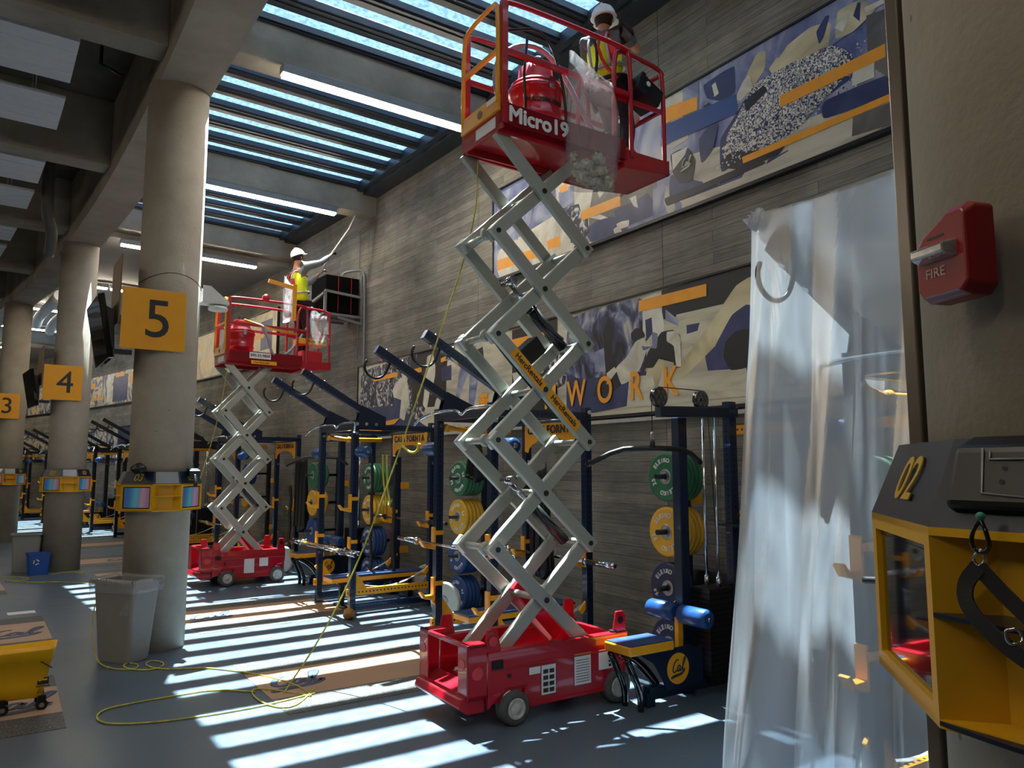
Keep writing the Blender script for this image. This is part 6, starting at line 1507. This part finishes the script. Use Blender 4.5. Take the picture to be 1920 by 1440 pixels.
def person(label, t, J, face, shirt, hatdir, sleeve_short=False, gloves=True, scale=1.0):
    """J: joint -> (s,u,z)"""
    q = {k: t.q(*v) for k, v in J.items()}; S = scale; fw = Vector(face).normalized()
    side = fw.cross(Vector((0, 0, 1))).normalized()
    N = {}; E = []
    def add(k, p, r): N[k] = (p, tuple(x*S for x in r) if isinstance(r, tuple) else r*S)
    pel, ch, nk, hd = q['pelvis'], q['chest'], q['neck'], q['head']
    add('pel', pel, (.15, .12)); add('waist', pel.lerp(ch, .45), (.145, .115)); add('ch', ch, (.17, .13)); add('nk', nk, .055); add('nk2', nk.lerp(hd, .35), .052); add('hd', hd-fw*.005, (.072, .085)); add('top', hd+Vector((0, 0, .085*S))-fw*.01, .06)
    E += [('pel', 'waist'), ('waist', 'ch'), ('ch', 'nk'), ('nk', 'nk2'), ('nk2', 'hd'), ('hd', 'top')]
    for L_ in 'lr':
        add(L_+'sh', q[L_+'sh'], .07); add(L_+'el', q[L_+'el'], .042); add(L_+'fa', q[L_+'el'].lerp(q[L_+'wr'], .4), .04); add(L_+'wrist', q[L_+'wr'], .027)
        E += [('ch', L_+'sh'), (L_+'sh', L_+'el'), (L_+'el', L_+'fa'), (L_+'fa', L_+'wrist')]
        hand(N, E, q[L_+'tip'], q[L_+'wr'], (fw*.3+Vector((0, 0, -1))), 1 if L_ == 'l' else -1, L_, .5)
        add(L_+'hip', q[L_+'hip'], .085); add(L_+'th', q[L_+'hip'].lerp(q[L_+'kn'], .5), .075); add(L_+'kn', q[L_+'kn'], .056); add(L_+'ca', q[L_+'kn'].lerp(q[L_+'an'], .35), .054); add(L_+'an', q[L_+'an'], .038)
        ff = Vector((fw.x, fw.y, 0)).normalized(); add(L_+'toe', q[L_+'an']+ff*.16*S-Vector((0, 0, .055*S)), (.04, .028))
        E += [('pel', L_+'hip'), (L_+'hip', L_+'th'), (L_+'th', L_+'kn'), (L_+'kn', L_+'ca'), (L_+'ca', L_+'an'), (L_+'an', L_+'toe')]
    thin = {k: .68 for k in N if k in ('pel', 'waist', 'ch') or k[1:] in ('sh', 'hip', 'th', 'kn', 'ca')}
    if not sleeve_short: thin.update({k: .75 for k in N if k[1:] in ('el', 'fa')})
    NB = {k: (v[0], tuple(x*thin.get(k, 1) for x in v[1]) if isinstance(v[1], tuple) else v[1]*thin.get(k, 1)) for k, v in N.items()}
    body = skin_mesh('person', NB, E, SKIN, t=t)
    body.data.materials.append(shirt); body.data.materials.append(PANT)
    for p_ in body.data.polygons:
        c_ = p_.center; best = min(NB, key=lambda k: (NB[k][0]-c_).length-(.04 if k in ('ch', 'waist') else 0))
        if best in ('pel',) or best[1:] in ('hip', 'th', 'kn', 'ca', 'an', 'toe'): p_.material_index = 2
        elif best in ('waist', 'ch') or best[1:] == 'sh' or (not sleeve_short and best[1:] in ('el', 'fa')): p_.material_index = 1; tag(body, label, 'person')
    up = (Vector((0, 0, 1))-fw*fw.z).normalized()
    # face: nose, ears, eyes, mouth as features of the head
    m = MB(); m.sphere(hd+fw*.088*S+up*.0, .014*S, 10, raw=True); m.raw([hd+fw*.08*S+up*.03*S-side*.006, hd+fw*.08*S+up*.03*S+side*.006, hd+fw*.102*S-up*.008*S, hd+fw*.08*S-up*.015*S], [(0, 1, 2), (0, 2, 3), (1, 3, 2)]); m.build('nose', SKIN, body)
    for sg in (-1, 1):
        m = MB(); m.sphere(hd+side*sg*.076*S-fw*.005, .022*S, 12, (.5, .8, 1.1), raw=True); m.build('ear', SKIN, body)
        m = MB(); m.sphere(hd+fw*.078*S+side*sg*.03*S+up*.02*S, .009*S, 10, raw=True); m.build('eye', HAIR, body)
    m = MB(); m.tube([hd+fw*.08*S-side*.022*S-up*.04*S, hd+fw*.088*S-up*.042*S, hd+fw*.08*S+side*.022*S-up*.04*S], .004, 6, raw=True); m.build('mouth', mat('lips', '#8e4a40', .5), body)
    m = MB(); m.sphere(hd-fw*.018*S+up*.03*S, .092*S, 18, (1, 1, .95), raw=True); m.build('hair', HAIR, body)
    # hard hat
    hu = Vector(hatdir).normalized(); hc = hd+hu*.045*S-fw*.008
    m = MB(); m.lathe(hc, hu, [(0, .118*S), (.004, .128*S), (.012, .118*S), (.05, .112*S), (.09, .088*S), (.118, .05*S), (.126, .001)], 30, raw=True)
    m.tube([hc+hu*.128-fw*.03, hc+hu*.132, hc+hu*.12+fw*.05, hc+hu*.08+fw*.1*S], .012, 8, raw=True, smooth=1)
    pts = []; b = len(m.v)
    for i in range(13):
        a = math.radians(-70+140*i/12); dr = fw*math.cos(a)+side*math.sin(a); m.v.append(hc+dr*.112*S); m.v.append(hc+dr*(.118+.055*math.cos(a))*S-hu*.012)
    for i in range(12): m.face([b+2*i, b+2*i+1, b+2*i+3, b+2*i+2])
    h = m.build('hard_hat', HAT, body, solid=.003)
    # clothes
    def grow(keys, add_r, nm, ma, ed=None, ex=None, par=body):
        NN = {k: (N[k][0], tuple(x+add_r for x in N[k][1]) if isinstance(N[k][1], tuple) else N[k][1]+add_r) for k in keys}
        if ex: NN.update(ex)
        EE = ed or [(a, b_) for a, b_ in E if a in keys and b_ in keys]
        return skin_mesh(nm, NN, EE, ma, par)
    arms = []
    ex = {}
    kk = ['pel', 'waist', 'ch', 'nk', 'lsh', 'rsh']; ee = [('pel', 'waist'), ('waist', 'ch'), ('ch', 'nk'), ('ch', 'lsh'), ('ch', 'rsh')]
    for L_ in 'lr':
        if sleeve_short: ex[L_+'cuff'] = (q[L_+'sh'].lerp(q[L_+'el'], .85), .055*S); ee.append((L_+'sh', L_+'cuff'))
        else:
            kk += [L_+'el', L_+'fa']; ex[L_+'cuff'] = (q[L_+'el'].lerp(q[L_+'wr'], .9), .038*S); ee += [(L_+'sh', L_+'el'), (L_+'el', L_+'fa'), (L_+'fa', L_+'cuff')]
    grow(kk, .012, 'shirt', shirt, ee, ex)
    grow(['pel']+[a+b_ for a in 'lr' for b_ in ('hip', 'th', 'kn', 'ca', 'an')], .014, 'trousers', PANT)
    grow(['pel', 'waist', 'ch'], .045, 'vest', VEST, [('pel', 'waist'), ('waist', 'ch'), ('ch', 'lv'), ('ch', 'rv')], {'lv': (ch.lerp(q['lsh'], .55)+Vector((0, 0, .05*S)), .095*S), 'rv': (ch.lerp(q['rsh'], .55)+Vector((0, 0, .05*S)), .095*S)})
    for L_ in 'lr':
        grow([L_+'an', L_+'toe'], .012, 'boot', BLK)
        if gloves: grow([k for k in N if k.startswith(L_) and (k[1:] in ('wrist', 'palm', 'ta', 'tb') or k[1:2] == 'f' and k[1:] != 'fa')], .004, 'glove', BLK)
    # tape and harness
    ax = (ch-pel).normalized(); sx = ax.cross(fw).normalized(); fx = sx.cross(ax).normalized()
    def loop(c, rx, ry, r_, nm, ma, tilt=0):
        m = MB(); m.tube([c+sx*rx*math.cos(a)-fx*ry*math.sin(a)+ax*tilt*math.sin(a) for a in [i*math.pi/12 for i in range(25)]], r_, 6, raw=True); m.build(nm, ma, body)
    w = pel.lerp(ch, .42); loop(w, .185*S, .16*S, .018, 'reflective_tape', REFL)
    loop(pel+ax*.04, .19*S, .165*S, .02, 'harness_belt', HARN)
    for sg in (-1, 1):
        m = MB(); m.tube([w+sx*sg*.09-fx*.165*S, ch+sx*sg*.085*S-fx*.17*S, ch+sx*sg*.08*S+ax*.13*S-fx*.04, ch+sx*sg*.08*S+fx*.13*S+ax*.04, w+sx*sg*.08+fx*.13*S], .014, 6, raw=True, smooth=1); m.build('reflective_strip', REFL, body)
        m = MB(); m.tube([pel+sx*sg*.13-fx*.15*S, w-fx*.18*S+sx*sg*.03, ch-fx*.185*S, ch+sx*sg*.1*S+ax*.12*S-fx*.06, ch+sx*sg*.11*S+fx*.14*S], .015, 6, raw=True, smooth=1); m.build('harness_strap', HARN if sg > 0 else HRED, body)
    m = MB(); m.bar(ch-fx*.16*S-sx*.12-ax*.04, ch-fx*.17*S-sx*.14-ax*.2, .07, .05, raw=True); m.build('lanyard_pack', HRED, body, bevel=.01)
    m = MB(); c = pel+sx*.17; m.tube([c, c-ax*.06-fx*.05, c-ax*.2, c-ax*.12+fx*.06, c+ax*.02], .018, 8, raw=True, smooth=2); m.build('tool_pouch', HARN, body)
    return body, q
# worker 1 faces the wall and away
t = T(-.5, 1.12, 4.54)
J = dict(pelvis=(-.5, 1.14, 5.36), chest=(-.5, 1.22, 5.72), neck=(-.5, 1.21, 5.90), head=(-.49, 1.18, 5.985), lsh=(-.34, 1.31, 5.86), rsh=(-.66, 1.12, 5.86), lel=(-.2, 1.12, 5.66), rel=(-.66, .93, 5.72), lwr=(-.2, .92, 5.80), rwr=(-.52, .84, 5.86), ltip=(-.22, .78, 5.86), rtip=(-.46, .76, 5.92),
         lhip=(-.41, 1.12, 5.28), rhip=(-.59, 1.10, 5.28), lkn=(-.42, 1.0, 4.95), rkn=(-.6, 1.0, 4.95), lan=(-.4, 1.08, 4.64), ran=(-.62, 1.06, 4.64))
person('person in white hard hat and yellow vest, back turned, on the tall front lift', t, J, (.85, .5, -.05), SHIRT, (-.1, 0, 1), True, True, .98)
t = T(7.4, 1.3, 3.57)
J = dict(pelvis=(7.36, 1.27, 4.66), chest=(7.36, 1.36, 5.14), neck=(7.36, 1.37, 5.37), head=(7.36, 1.33, 5.5), lsh=(7.56, 1.32, 5.31), rsh=(7.18, 1.28, 5.32), lel=(7.6, 1.05, 5.12), rel=(7.14, 1.02, 5.42), lwr=(7.42, .92, 5.3), rwr=(7.2, .82, 5.60), ltip=(7.36, .84, 5.38), rtip=(7.22, .74, 5.68),
         lhip=(7.46, 1.27, 4.60), rhip=(7.26, 1.26, 4.60), lkn=(7.48, 1.22, 4.14), rkn=(7.26, 1.16, 4.14), lan=(7.47, 1.28, 3.67), ran=(7.26, 1.27, 3.67))
person('person in white hard hat and vest reaching a long pole up, on the far lift', t, J, (.9, .15, .42), SHIRT2, (-.38, 0, .9), False, True, 1.04)
loose('vacuum_pole', [(7.35, .95, 5.28), (7.22, .80, 5.62), (7.1, .52, 6.12), (7.05, .42, 6.38)], .019, mat('pale_pole', '#b9b6a8', .4), 'long pale pole the far worker pushes up against the skylight beam', 'pole', smooth=0)
